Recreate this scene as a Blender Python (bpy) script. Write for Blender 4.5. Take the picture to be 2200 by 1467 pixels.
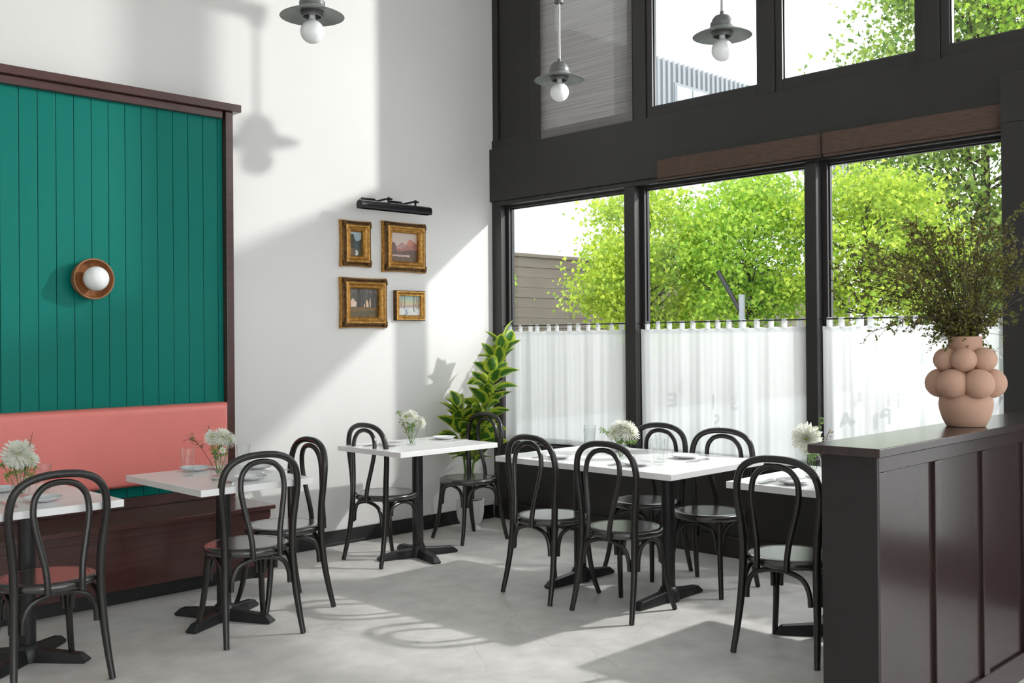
import bpy, bmesh, math, random
import numpy as np
from mathutils import Vector, Matrix

S = bpy.context.scene
for o in list(bpy.data.objects):
    bpy.data.objects.remove(o)
COL = S.collection
R = math.radians
PI = math.pi

# ---------------------------------------------------------------- camera
F_PX, YAW, PITCH, ROLL = 2176.7, R(45.239), R(0.2406), R(-0.4887)
fw = Vector((math.cos(PITCH)*math.cos(YAW), math.cos(PITCH)*math.sin(YAW), math.sin(PITCH)))
rt0 = Vector((math.sin(YAW), -math.cos(YAW), 0)); up0 = rt0.cross(fw)
rt = rt0*math.cos(ROLL)+up0*math.sin(ROLL); up = -rt0*math.sin(ROLL)+up0*math.cos(ROLL)
cam_d = bpy.data.cameras.new('camera'); cam = bpy.data.objects.new('camera', cam_d); COL.objects.link(cam)
cam_d.sensor_width = 36; cam_d.lens = F_PX*36/2200; cam_d.shift_y = -(733.5-721.2)/2200
cam_d.clip_start = .05; cam_d.clip_end = 300
m = Matrix.Identity(4)
for i in range(3):
    m[i][0] = rt[i]; m[i][1] = up[i]; m[i][2] = -fw[i]
m[0][3], m[1][3], m[2][3] = -5.674, -5.938, 1.43
cam.matrix_world = m
S.camera = cam

# ---------------------------------------------------------------- light
W = bpy.data.worlds.new('overcast_sky'); S.world = W; W.use_nodes = True
bg = W.node_tree.nodes['Background']; bg.inputs[0].default_value = (.96, .98, 1, 1); bg.inputs[1].default_value = 3.7
KEY = Vector((1.87, -4.24, 3.86))          # unseen hard strobe outside the windows, positioned from the shadows it throws indoors
ld = bpy.data.lights.new('outside_strobe', 'SPOT'); ld.energy = 1100; ld.color = (1, .975, .96)
ld.shadow_soft_size = .065; ld.spot_size = R(150); ld.spot_blend = .15
lo = bpy.data.objects.new('outside_strobe', ld); COL.objects.link(lo); lo.location = KEY
lo.rotation_euler = (Vector((-3.2, -1.0, 1.0))-KEY).to_track_quat('-Z', 'Y').to_euler()
S.view_settings.view_transform = 'Standard'; S.view_settings.look = 'None'
S.view_settings.exposure = 0.0; S.view_settings.gamma = 1; S.view_settings.use_curve_mapping = False
S.cycles.max_bounces = 12; S.cycles.diffuse_bounces = 6; S.cycles.glossy_bounces = 4
S.cycles.transparent_max_bounces = 32; S.cycles.transmission_bounces = 6

# ---------------------------------------------------------------- materials
MATS = {}
def lin(c):
    return tuple((x/12.92 if x <= .04045 else ((x+.055)/1.055)**2.4) for x in [v/255 for v in c])
def mat(name, col, rough=.5, metal=0, spec=.5, noise=0, nscale=8, stretch=(1, 1, 1), bump=0, bscale=60, coat=0, col2=None, sheen=0):
    if name in MATS: return MATS[name]
    M = bpy.data.materials.new(name); M.use_nodes = True; nt = M.node_tree; N = nt.nodes; L = nt.links
    b = N['Principled BSDF']; b.inputs['Base Color'].default_value = (*col, 1)
    b.inputs['Roughness'].default_value = rough; b.inputs['Metallic'].default_value = metal
    b.inputs['Specular IOR Level'].default_value = spec; b.inputs['Coat Weight'].default_value = coat
    b.inputs['Coat Roughness'].default_value = .15
    if noise or bump:
        tc = N.new('ShaderNodeTexCoord'); mp = N.new('ShaderNodeMapping'); mp.inputs['Scale'].default_value = stretch
        L.new(tc.outputs['Object'], mp.inputs[0])
    if noise:
        n = N.new('ShaderNodeTexNoise'); n.inputs['Scale'].default_value = nscale; n.inputs['Detail'].default_value = 5
        L.new(mp.outputs[0], n.inputs['Vector'])
        r = N.new('ShaderNodeValToRGB'); c2 = col2 or tuple(x*(1-noise) for x in col)
        r.color_ramp.elements[0].position = .32; r.color_ramp.elements[1].position = .68
        r.color_ramp.elements[0].color = (*c2, 1); r.color_ramp.elements[1].color = (*col, 1)
        L.new(n.outputs['Fac'], r.inputs[0]); L.new(r.outputs[0], b.inputs['Base Color'])
    if bump:
        n2 = N.new('ShaderNodeTexNoise'); n2.inputs['Scale'].default_value = bscale; n2.inputs['Detail'].default_value = 4
        L.new(mp.outputs[0], n2.inputs['Vector'])
        bp = N.new('ShaderNodeBump'); bp.inputs['Strength'].default_value = bump; bp.inputs['Distance'].default_value = .01
        L.new(n2.outputs['Fac'], bp.inputs['Height']); L.new(bp.outputs[0], b.inputs['Normal'])
    MATS[name] = M
    return M

def glass_mat(name, tint=(1, 1, 1), ior=1.45):
    M = bpy.data.materials.new(name); M.use_nodes = True; nt = M.node_tree; N = nt.nodes; L = nt.links
    N.remove(N['Principled BSDF'])
    tr = N.new('ShaderNodeBsdfTransparent'); tr.inputs[0].default_value = (*tint, 1)
    gl = N.new('ShaderNodeBsdfGlossy'); gl.inputs['Roughness'].default_value = .02
    lw_ = N.new('ShaderNodeLayerWeight'); lw_.inputs[0].default_value = .5      # Schlick reflectance, same from both sides
    pw_ = N.new('ShaderNodeMath'); pw_.operation = 'POWER'; pw_.inputs[1].default_value = 5
    fr = N.new('ShaderNodeMath'); fr.operation = 'MULTIPLY_ADD'; f0 = ((ior-1)/(ior+1))**2
    fr.inputs[1].default_value = 1-f0; fr.inputs[2].default_value = f0
    L.new(lw_.outputs['Facing'], pw_.inputs[0]); L.new(pw_.outputs[0], fr.inputs[0])
    mx = N.new('ShaderNodeMixShader')
    L.new(fr.outputs[0], mx.inputs[0]); L.new(tr.outputs[0], mx.inputs[1]); L.new(gl.outputs[0], mx.inputs[2])
    L.new(mx.outputs[0], N['Material Output'].inputs[0])
    MATS[name] = M
    return M

def sheer_mat(name, col, t_diff, t_trans, t_clear, wscale=0):
    """woven translucent cloth: diffuse + translucent + clear gaps"""
    M = bpy.data.materials.new(name); M.use_nodes = True; nt = M.node_tree; N = nt.nodes; L = nt.links
    N.remove(N['Principled BSDF'])
    d = N.new('ShaderNodeBsdfDiffuse'); t = N.new('ShaderNodeBsdfTranslucent'); c = N.new('ShaderNodeBsdfTransparent')
    for n in (d, t): n.inputs[0].default_value = (*col, 1)
    if wscale:
        tc = N.new('ShaderNodeTexCoord'); mp = N.new('ShaderNodeMapping'); mp.inputs['Scale'].default_value = (1, .05, 5)
        L.new(tc.outputs['Object'], mp.inputs[0])
        n1 = N.new('ShaderNodeTexNoise'); n1.inputs['Scale'].default_value = wscale; n1.inputs['Detail'].default_value = 6
        L.new(mp.outputs[0], n1.inputs['Vector'])
        r = N.new('ShaderNodeValToRGB'); r.color_ramp.elements[0].position = .35; r.color_ramp.elements[1].position = .65
        r.color_ramp.elements[0].color = (*[x*.72 for x in col], 1); r.color_ramp.elements[1].color = (*col, 1)
        L.new(n1.outputs['Fac'], r.inputs[0])
        for n in (d, t): L.new(r.outputs[0], n.inputs[0])
    m1 = N.new('ShaderNodeMixShader'); m1.inputs[0].default_value = t_trans/(t_diff+t_trans)
    L.new(d.outputs[0], m1.inputs[1]); L.new(t.outputs[0], m1.inputs[2])
    m2 = N.new('ShaderNodeMixShader'); m2.inputs[0].default_value = t_clear
    L.new(m1.outputs[0], m2.inputs[1]); L.new(c.outputs[0], m2.inputs[2]); L.new(m2.outputs[0], N['Material Output'].inputs[0])
    MATS[name] = M
    return M

def leaf_mat(name, c1, c2, trans=.45, rough=.5, island=True):
    M = bpy.data.materials.new(name); M.use_nodes = True; nt = M.node_tree; N = nt.nodes; L = nt.links
    b = N['Principled BSDF']; b.inputs['Roughness'].default_value = rough; b.inputs['Specular IOR Level'].default_value = .3
    g = N.new('ShaderNodeNewGeometry'); r = N.new('ShaderNodeValToRGB')
    r.color_ramp.elements[0].color = (*c1, 1); r.color_ramp.elements[1].color = (*c2, 1)
    L.new(g.outputs['Random Per Island'], r.inputs[0]); L.new(r.outputs[0], b.inputs['Base Color'])
    t = N.new('ShaderNodeBsdfTranslucent'); L.new(r.outputs[0], t.inputs[0])
    mx = N.new('ShaderNodeMixShader'); mx.inputs[0].default_value = trans
    L.new(b.outputs[0], mx.inputs[1]); L.new(t.outputs[0], mx.inputs[2]); L.new(mx.outputs[0], N['Material Output'].inputs[0])
    MATS[name] = M
    return M

WALL = mat('white_plaster', (.70, .685, .67), .75, noise=.03, nscale=1.5, bump=.05, bscale=25)
CEIL = mat('ceiling_paint', (.86, .85, .84), .8, noise=.02)
DARK = mat('black_brown_paint', (.021, .019, .018), .42, noise=.15, nscale=3)
DARKM = mat('dark_anodised_metal', (.035, .035, .037), .3, metal=.6, noise=.1, nscale=4)
BASEB = mat('black_baseboard', (.012, .012, .012), .45, noise=.1)
GREEN = mat('emerald_paint', (.001, .172, .138), .34, spec=.14, noise=.06, nscale=2, bump=.03, bscale=40)
WOOD = mat('mahogany_stain', (.075, .023, .02), .28, noise=.35, nscale=4, stretch=(1.2, 12, 12), coat=.3)
WOODV = mat('espresso_stain', (.032, .016, .0155), .24, noise=.3, nscale=4, stretch=(14, 14, .8), coat=.4)
ESPR = mat('espresso_end_panel', (.016, .012, .013), .45, noise=.15, nscale=6)
VINYL = mat('salmon_vinyl', (.78, .215, .185), .42, noise=.05, nscale=5, bump=.06, bscale=180)
CHAIRM = mat('black_stained_bentwood', (.017, .0145, .013), .33, noise=.35, nscale=14, stretch=(3, 3, 1), coat=.15)
SEATM = mat('black_stained_seat', (.028, .026, .025), .26, spec=.85, noise=.25, nscale=6, stretch=(1, 8, 1), coat=.6)
QUARTZ = mat('white_quartz', (.88, .87, .87), .22, noise=.05, nscale=3, stretch=(1, 3, 1))
IRON = mat('black_cast_iron', (.012, .012, .013), .4, bump=.1, bscale=120, noise=.1)
STEEL = mat('stainless_steel', (.62, .62, .62), .18, metal=1, noise=.05)
PORC = mat('glazed_porcelain', (.72, .72, .74), .2, noise=.02, coat=.2)
GALV = mat('galvanised_metal', (.30, .32, .30), .5, metal=.4, noise=.4, nscale=9, bump=.04, bscale=30)
GALVD = mat('grey_socket', (.17, .17, .17), .42, metal=.4, noise=.2)
BULB = mat('opal_glass', (.86, .86, .86), .3, noise=.01)
WALNUT = mat('turned_walnut', (.36, .145, .055), .42, noise=.35, nscale=7, stretch=(8, 8, .8))
GOLD = mat('aged_gilt', (.62, .34, .085), .33, metal=.7, noise=.5, nscale=45, col2=(.30, .14, .03), bump=.3, bscale=160)
GOLDD = mat('dark_gilt', (.16, .075, .02), .4, metal=.6, noise=.6, nscale=30, bump=.4, bscale=120)
BRONZE = mat('oiled_bronze', (.02, .018, .02), .3, metal=.7, noise=.2)
CLAY = mat('blush_clay', (.50, .30, .215), .85, noise=.1, nscale=9, bump=.08, bscale=90)
POTW = mat('white_ceramic', (.70, .70, .68), .4, noise=.03)
SOIL = mat('soil', (.04, .028, .02), .9, noise=.5, nscale=60, bump=.5, bscale=80)
BARK = mat('bark', (.075, .055, .04), .85, noise=.4, nscale=20, bump=.4, bscale=40)
STEMG = mat('green_stem', (.16, .27, .06), .5, noise=.2)
STEMB = mat('brown_twig', (.06, .035, .022), .7, noise=.3, nscale=40)
PETAL = leaf_mat('white_petal', (.80, .80, .70), (.86, .86, .82), .35, .6)
PETALC = leaf_mat('lime_centre', (.32, .45, .07), (.55, .62, .16), .2, .6)
SPRIG = leaf_mat('fresh_sprig', (.10, .24, .04), (.30, .45, .10), .3)
SPRIGB = leaf_mat('dusty_sprig', (.30, .18, .12), (.42, .36, .14), .3)
DRYLEAF = leaf_mat('olive_branch_leaf', (.075, .07, .022), (.25, .25, .05), .35)
DRYFLOW = leaf_mat('dried_blossom', (.17, .10, .06), (.42, .31, .21), .3)
LIME = leaf_mat('lime_maple_leaf', (.22, .38, .03), (.60, .70, .09), .5)
LIME2 = leaf_mat('fresh_maple_leaf', (.17, .36, .03), (.52, .67, .09), .5)
MIDG = leaf_mat('mid_green_leaf', (.08, .17, .035), (.38, .50, .10), .4)
DEEPG = leaf_mat('conifer_leaf', (.02, .05, .02), (.06, .11, .04), .25)
GLASS = glass_mat('window_glass', (.97, .985, .98), 1.35)
TGLASS = glass_mat('tumbler_glass', (.985, .99, .988), 1.42)
WATER = glass_mat('still_water', (.965, .98, .97), 1.25)
SHEER = sheer_mat('white_voile', (.72, .73, .74), .48, .52, .23)
SHADEG = sheer_mat('grey_roller_weave', (.27, .255, .25), .75, .22, .02, 26)
WEAVE = mat('brown_grasscloth', (.135, .085, .06), .8, noise=.55, nscale=45, stretch=(1, .35, 9), bump=.5, bscale=140)
LETTER = mat('window_vinyl_lettering', (.12, .085, .07), .6, noise=.02)
WBUILD = mat('white_render', (.80, .80, .80), .8, noise=.03, nscale=.6)
GBUILD = mat('grey_metal_cladding', (.26, .28, .30), .5, noise=.06, nscale=1)
BLOCK = mat('brown_block', (.20, .165, .135), .9, noise=.18, nscale=3, stretch=(.5, 1, 4), bump=.4, bscale=14)
PAVE = mat('pale_pavement', (.36, .355, .35), .85, noise=.12, nscale=1.2)
PGLASS = mat('sky_reflecting_glazing', (.35, .42, .45), .08, spec=.8, noise=.05)

def concrete():
    M = bpy.data.materials.new('polished_concrete'); M.use_nodes = True; nt = M.node_tree; N = nt.nodes; L = nt.links
    b = N['Principled BSDF']
    tc = N.new('ShaderNodeTexCoord')
    n1 = N.new('ShaderNodeTexNoise'); n1.inputs['Scale'].default_value = 1.1; n1.inputs['Detail'].default_value = 8; n1.inputs['Roughness'].default_value = .62
    n2 = N.new('ShaderNodeTexNoise'); n2.inputs['Scale'].default_value = 7; n2.inputs['Detail'].default_value = 6
    for n in (n1, n2): L.new(tc.outputs['Object'], n.inputs['Vector'])
    r1 = N.new('ShaderNodeValToRGB'); r1.color_ramp.elements[0].position = .3; r1.color_ramp.elements[1].position = .7
    r1.color_ramp.elements[0].color = (.56, .54, .52, 1); r1.color_ramp.elements[1].color = (.76, .735, .71, 1)
    r2 = N.new('ShaderNodeValToRGB'); r2.color_ramp.elements[0].position = .35; r2.color_ramp.elements[1].position = .7
    r2.color_ramp.elements[0].color = (.82, .82, .82, 1); r2.color_ramp.elements[1].color = (1, 1, 1, 1)
    L.new(n1.outputs['Fac'], r1.inputs[0]); L.new(n2.outputs['Fac'], r2.inputs[0])
    mx = N.new('ShaderNodeMix'); mx.data_type = 'RGBA'; mx.blend_type = 'MULTIPLY'; mx.inputs[0].default_value = 1
    L.new(r1.outputs[0], mx.inputs[6]); L.new(r2.outputs[0], mx.inputs[7])
    # hairline cracks
    wn = N.new('ShaderNodeTexNoise'); wn.inputs['Scale'].default_value = 2.3; wn.inputs['Detail'].default_value = 6
    L.new(tc.outputs['Object'], wn.inputs['Vector'])
    add = N.new('ShaderNodeVectorMath'); add.operation = 'MULTIPLY_ADD'; add.inputs[1].default_value = (.5, .5, .5)
    L.new(wn.outputs['Color'], add.inputs[0]); L.new(tc.outputs['Object'], add.inputs[2])
    vo = N.new('ShaderNodeTexVoronoi'); vo.feature = 'DISTANCE_TO_EDGE'; vo.inputs['Scale'].default_value = .62
    L.new(add.outputs[0], vo.inputs['Vector'])
    r3 = N.new('ShaderNodeValToRGB'); r3.color_ramp.elements[0].position = 0; r3.color_ramp.elements[1].position = .0035
    r3.color_ramp.elements[0].color = (.86, .85, .84, 1); r3.color_ramp.elements[1].color = (1, 1, 1, 1)
    L.new(vo.outputs[0], r3.inputs[0])
    m2 = N.new('ShaderNodeMix'); m2.data_type = 'RGBA'; m2.blend_type = 'MULTIPLY'; m2.inputs[0].default_value = 1
    L.new(mx.outputs[2], m2.inputs[6]); L.new(r3.outputs[0], m2.inputs[7]); L.new(m2.outputs[2], b.inputs['Base Color'])
    rr = N.new('ShaderNodeMapRange'); rr.inputs[3].default_value = .42; rr.inputs[4].default_value = .62
    L.new(n2.outputs['Fac'], rr.inputs[0]); L.new(rr.outputs[0], b.inputs['Roughness'])
    b.inputs['Specular IOR Level'].default_value = .35
    MATS['polished_concrete'] = M
    return M
CONC = concrete()

# ---------------------------------------------------------------- mesh helpers
class MB:
    def __init__(s): s.v = []; s.f = []
    def add(s, vs, fs):
        k = len(s.v); s.v += [tuple(x) for x in vs]; s.f += [tuple(i+k for i in q) for q in fs]; return s
    def box(s, x0, x1, y0, y1, z0, z1, T=None):
        vs = [Vector(p) for p in ((x0,y0,z0),(x1,y0,z0),(x1,y1,z0),(x0,y1,z0),(x0,y0,z1),(x1,y0,z1),(x1,y1,z1),(x0,y1,z1))]
        if T: vs = [T @ p for p in vs]
        return s.add(vs, [(0,3,2,1),(4,5,6,7),(0,1,5,4),(1,2,6,5),(2,3,7,6),(3,0,4,7)])
    def lathe(s, prof, n=28, T=None, cap0=True, cap1=True):
        vs = []; fs = []
        for r, z in prof:
            for i in range(n):
                a = 2*PI*i/n; vs.append(Vector((r*math.cos(a), r*math.sin(a), z)))
        k = len(prof)
        for j in range(k-1):
            for i in range(n):
                i2 = (i+1) % n
                fs.append((j*n+i, j*n+i2, (j+1)*n+i2, (j+1)*n+i))
        if cap0: fs.append(tuple(range(n-1, -1, -1)))
        if cap1: fs.append(tuple((k-1)*n+i for i in range(n)))
        if T: vs = [T @ p for p in vs]
        return s.add(vs, fs)
    def tube(s, pts, r, n=10, closed=False, cap=True, sq=1.0):
        P = [Vector(p) for p in pts]; k = len(P)
        if not hasattr(r, '__len__'): r = [r]*k
        T = []
        for i in range(k):
            a = P[(i-1) % k] if (closed or i > 0) else P[i]; b = P[(i+1) % k] if (closed or i < k-1) else P[i]
            d = b-a
            T.append(d.normalized() if d.length > 1e-9 else Vector((0,0,1)))
        ref = Vector((0,0,1)) if abs(T[0].z) < .9 else Vector((1,0,0))
        u = T[0].cross(ref).normalized(); vs = []; fs = []
        for i in range(k):
            u = (u-T[i]*u.dot(T[i])).normalized(); w = T[i].cross(u)
            for j in range(n):
                a = 2*PI*j/n; vs.append(P[i]+(u*math.cos(a)+w*math.sin(a)*sq)*r[i])
        for i in range(k if closed else k-1):
            i2 = (i+1) % k
            for j in range(n):
                j2 = (j+1) % n; fs.append((i*n+j, i*n+j2, i2*n+j2, i2*n+j))
        if cap and not closed:
            fs.append(tuple(range(n-1, -1, -1))); fs.append(tuple((k-1)*n+j for j in range(n)))
        return s.add(vs, fs)
    def prism(s, poly, z0, z1, T=None):
        n = len(poly); vs = [Vector((x, y, z0)) for x, y in poly]+[Vector((x, y, z1)) for x, y in poly]
        if T: vs = [T @ p for p in vs]
        return s.add(vs, [tuple(range(n-1, -1, -1)), tuple(range(n, 2*n))]+[(i, (i+1) % n, n+(i+1) % n, n+i) for i in range(n)])
    def sphere(s, c, r, n=16, k=10, sx=1, sy=1, sz=1, T=None):
        vs = []; fs = []
        for j in range(1, k):
            t = PI*j/k
            for i in range(n):
                a = 2*PI*i/n; vs.append(Vector((math.sin(t)*math.cos(a)*r*sx, math.sin(t)*math.sin(a)*r*sy, math.cos(t)*r*sz)))
        top = len(vs); vs.append(Vector((0,0,r*sz))); bot = len(vs); vs.append(Vector((0,0,-r*sz)))
        for j in range(k-2):
            for i in range(n):
                i2 = (i+1) % n; fs.append((j*n+i, (j+1)*n+i, (j+1)*n+i2, j*n+i2))
        for i in range(n):
            i2 = (i+1) % n; fs.append((top, i, i2)); fs.append((bot, (k-2)*n+i2, (k-2)*n+i))
        vs = [(T @ p if T else p)+Vector(c) for p in vs]
        return s.add(vs, fs)
    def mesh(s, name, mt, bevel=0, smooth=35, seg=2):
        if bevel and smooth == 35: smooth = 0
        me = bpy.data.meshes.new(name); me.from_pydata(s.v, [], s.f)
        if bevel:
            b = bmesh.new(); b.from_mesh(me)
            es = [e for e in b.edges if len(e.link_faces) == 2 and e.calc_face_angle(0) > .6]
            bmesh.ops.bevel(b, geom=es, offset=bevel, segments=seg, affect='EDGES', profile=.5)
            b.to_mesh(me); b.free()
        me.materials.append(mt)
        if smooth:
            me.polygons.foreach_set('use_smooth', [True]*len(me.polygons)); me.set_sharp_from_angle(angle=R(smooth))
        me.update()
        return me

def put(name, me, parent=None, loc=(0,0,0), rot=(0,0,0), scale=None):
    o = bpy.data.objects.new(name, me); COL.objects.link(o); o.parent = parent
    o.location = loc; o.rotation_euler = rot
    if scale: o.scale = scale
    return o
def tag(o, label=None, cat=None, group=None, kind=None):
    if label: o['label'] = label
    if cat: o['category'] = cat
    if group: o['group'] = group
    if kind: o['kind'] = kind
    return o
def thing(name, label, cat, group=None, loc=(0,0,0), rz=0):
    return tag(put(name, None, None, loc, (0,0,rz)), label, cat, group)
def struct(name, mb, mt, parent=None, bevel=0, smooth=35):
    o = put(name, mb.mesh(name, mt, bevel, smooth), parent)
    if parent is None: o['kind'] = 'structure'
    return o
def part(name, mb, mt, parent, bevel=0, smooth=35):
    return put(name, mb.mesh(name, mt, bevel, smooth), parent)
def cr(pts, n=6, closed=False):
    """Catmull-Rom through pts"""
    P = [Vector(p) for p in pts]; k = len(P); out = []
    for i in range(k if closed else k-1):
        p0 = P[(i-1) % k] if (closed or i > 0) else P[0]*2-P[1]
        p1 = P[i]; p2 = P[(i+1) % k]; p3 = P[(i+2) % k] if (closed or i < k-2) else P[-1]*2-P[-2]
        for j in range(n):
            t = j/n
            out.append(.5*((2*p1)+(p2-p0)*t+(2*p0-5*p1+4*p2-p3)*t*t+(3*p1-p0-3*p2+p3)*t**3))
    if not closed: out.append(P[-1])
    return out
def Tm(loc=(0,0,0), rx=0, ry=0, rz=0):
    from mathutils import Euler
    return Matrix.Translation(loc) @ Euler((rx, ry, rz)).to_matrix().to_4x4()
def np_mesh(name, V, Fc, mt, smooth=True):
    me = bpy.data.meshes.new(name); me.from_pydata(V.tolist(), [], Fc.tolist()); me.materials.append(mt)
    if smooth: me.polygons.foreach_set('use_smooth', [True]*len(me.polygons))
    me.update(); return me

# ================================================================ SETTING
XB, YB, ZC = -9.5, -9.3, 4.75        # far room limits and ceiling
struct('floor', MB().box(XB-.2, .15, YB-.2, .15, -.12, 0), CONC, smooth=0)
struct('ceiling', MB().box(XB-.2, .15, YB-.2, .15, ZC, ZC+.15), CEIL, smooth=0)
struct('wall_left', MB().box(XB-.2, .15, 0, .18, 0, ZC), WALL, smooth=0)
struct('wall_rear', MB().box(XB-.2, XB, YB-.2, 0, 0, ZC), WALL, smooth=0)
wb = MB()   # unseen wall behind the camera, its tall openings added and widened for fill light
fill_wins = [(-9.2, -6.9), (-6.7, -4.4), (-4.2, -2.2), (-2.0, -.3)]
xs = [XB-.2]+[v for w in fill_wins for v in w]+[.15]
for i in range(0, len(xs), 2): wb.box(xs[i], xs[i+1], YB-.2, YB, 0, ZC)
for a, b in fill_wins:
    wb.box(a, b, YB-.2, YB, 0, .3); wb.box(a, b, YB-.2, YB, 4.3, ZC)
struct('wall_back', wb, WALL, smooth=0)
for i, (a, b) in enumerate(fill_wins):
    w = put('window_%d' % (20+i), None); w['kind'] = 'structure'  # unseen window, sized to bring fill light into the room
    fb = MB()
    for x0, x1, z0, z1 in ((a, a+.06, .3, 4.3), (b-.06, b, .3, 4.3), (a+.06, b-.06, .3, .36), (a+.06, b-.06, 4.24, 4.3), (a+.06, b-.06, 2.5, 2.6)):
        fb.box(x0, x1, YB-.16, YB-.08, z0, z1)
    part('window_frame', fb, DARK, w, smooth=0)
    part('pane', MB().box(a+.06, b-.06, YB-.125, YB-.12, .36, 4.24), GLASS, w, smooth=0)

# --- window wall (x = 0 plane, room side is -x)
SILL, HEAD, TS = .615, 2.545, 2.97
lw = MB()
lw.box(0, .15, -4.95, 0, 0, SILL-.03)
struct('wall_right', lw, DARK, smooth=0)
struct('trim_1', MB().box(-.02, .17, -3.98, -.01, SILL-.03, SILL), DARK, bevel=.004)          # sill board
struct('baseboard_right', MB().box(-.018, -.001, -3.98, -.02, .0, .13).box(-.024, -.0185, -3.98, -.02, .125, .14), DARK, bevel=.003)
struct('baseboard_left', MB().box(-2.36, -.025, -.014, -.001, 0, .105).box(-2.36, -.025, -.02, -.0145, .0, .02), BASEB, bevel=.002)
# header beam and moulding
struct('trim_2', MB().box(-.03, .10, -9.2, -.001, HEAD, TS).box(-.018, .12, -3.98, -.06, HEAD-.035, HEAD), DARK, bevel=.004)
# pilaster at the end of the partition
struct('wall_pilaster', MB().box(-.10, .15, -4.95, -3.975, SILL, HEAD).box(-.10, 0, -4.95, -3.975, 0, SILL).box(-.10, -.03, -4.95, -3.975, HEAD, 2.805), DARK, bevel=.004)
# solid wall further right with a tall glazed bay (out of frame)
struct('wall_right_return', MB().box(0, .15, -5.15, -4.95, 0, HEAD).box(0, .15, -9.5, -9.2, 0, ZC).box(0, .15, -9.2, -5.15, 0, .22).box(0, .15, -7.5, -7.3, .22, HEAD), DARK, smooth=0)
# transom band posts and top
tp = MB()
tp.box(.0, .15, -9.2, 0, 4.4, ZC)
for a, b in ((-1.575, -1.455), (-2.59, -2.505), (-3.625, -3.53), (-4.70, -4.56), (-5.75, -5.6), (-6.8, -6.65), (-7.9, -7.7), (-9.2, -9.05)):
    tp.box(-.012, .06, a, b, TS, 4.4)
tp.box(-.012, .15, -.575, -.45, TS, 4.4)
struct('trim_3', tp, DARK, bevel=.004)
struct('trim_4', MB().box(.03, .15, -.45, -.0, TS, 4.4).box(.0, .03, -.45, -.0, TS, TS+.075).box(.012, .03, -.06, -.001, TS+.075, 4.4), DARK, bevel=.003)   # blind recessed panel by the corner

wn = [0]
def window(y0, y1, z0, z1, fw_=.045, x0=.045, x1=.105, mt=DARK, fz=None):
    fz = fz or fw_
    """framed pane between y0<y1"""
    wn[0] += 1
    w = put('window_%d' % wn[0], None); w['kind'] = 'structure'
    f = MB().box(x0, x1, y0, y0+fw_, z0, z1).box(x0, x1, y1-fw_, y1, z0, z1).box(x0, x1, y0+fw_, y1-fw_, z0, z0+fz).box(x0, x1, y0+fw_, y1-fw_, z1-fz, z1)
    part('window_frame', f, mt, w, bevel=.003)
    b = MB(); e = .008
    for q in ((y0+fw_, y0+fw_+e, z0+fz, z1-fz), (y1-fw_-e, y1-fw_, z0+fz, z1-fz), (y0+fw_+e, y1-fw_-e, z0+fz, z0+fz+e), (y0+fw_+e, y1-fw_-e, z1-fz-e, z1-fz)):
        b.box(x1-.035, x1-.012, *q)
    part('glazing_bead', b, DARKM, w, smooth=0)
    part('pane', MB().box(x1-.026, x1-.021, y0+fw_+.003, y1-fw_-.003, z0+fz+.003, z1-fz-.003), GLASS, w, smooth=0)
    return w
LOWER = [(-1.375, -.10), (-2.79, -1.47), (-3.97, -2.87)]
for a, b in LOWER: window(a, b, SILL, HEAD-.02, .035, .055, .115)
struct('wall_jamb', MB().box(-.004, .15, -.105, -.001, SILL, HEAD), DARK, bevel=.003)
struct('trim_5', MB().box(-.015, .14, -1.47, -1.375, SILL, HEAD-.034), DARK, bevel=.005)
struct('trim_6', MB().box(-.015, .14, -2.87, -2.79, SILL, HEAD-.034), DARK, bevel=.005)
for a, b in ((-1.455, -.575), (-2.505, -1.575), (-3.53, -2.59), (-4.56, -3.625), (-5.6, -4.70), (-6.65, -5.75), (-7.7, -6.8), (-9.05, -7.9)):
    window(a, b, TS, 4.4, .05, .0, .055, fz=.078)
window(-7.3, -5.15, .22, HEAD, .06); window(-9.2, -7.5, .22, HEAD, .06)

# ================================================================ GREEN PANELLED WALL
pw = thing('panelled_wall', 'emerald green tongue and groove wall panelling framed in dark mahogany', 'wall panel')
bd = MB().box(-.0485, .0485, -.0, .018, 0, 1).mesh('plank', GREEN, bevel=.004)
PX1 = -2.40
px = -2.467
part('backing', MB().box(-6.4, -2.42, -.04, -.001, .45, 2.88), GREEN, pw, smooth=0)
zb, ztp = .515, 2.885
bd = MB().box(-.0488, .0488, -.0, .02, zb, ztp).mesh('plank', GREEN, bevel=.003)
x = -2.517
put('plank', MB().box(-2.466, -2.433, -.06, -.04, zb, ztp).mesh('plank', GREEN, bevel=.003), pw)
for i in range(37):
    put('plank', bd, pw, (x-.1*i, -.06, 0))
part('side_post', MB().box(-2.432, -2.381, -.105, -.001, .452, 2.897), WOOD, pw, bevel=.003)
part('cap_rail', MB().box(-6.4, -2.337, -.135, -.001, 2.8975, 2.945).box(-6.4, -2.45, -.1, -.06, 2.85, 2.897), WOOD, pw, bevel=.003)
part('skirting_strip', MB().box(-6.4, -2.433, -.068, -.04, .452, .514), WOOD, pw, bevel=.002)

# ================================================================ BANQUETTE
bn = thing('banquette_bench', 'long mahogany banquette bench with salmon pink upholstered back', 'bench')
part('bench_seat', MB().box(-6.4, -2.378, -.575, -.07, .424, .45), WOOD, bn, bevel=.004)
part('front_panel', MB().box(-6.4, -2.395, -.535, -.51, .09, .423).box(-6.4, -2.395, -.545, -.5355, .375, .4235), WOOD, bn, bevel=.003)
part('end_panel', MB().box(-2.42, -2.392, -.509, -.025, .0, .423), WOOD, bn, bevel=.002)
part('toe_kick', MB().box(-6.4, -2.41, -.46, -.44, 0, .10), BASEB, bn, bevel=.002)
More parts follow.
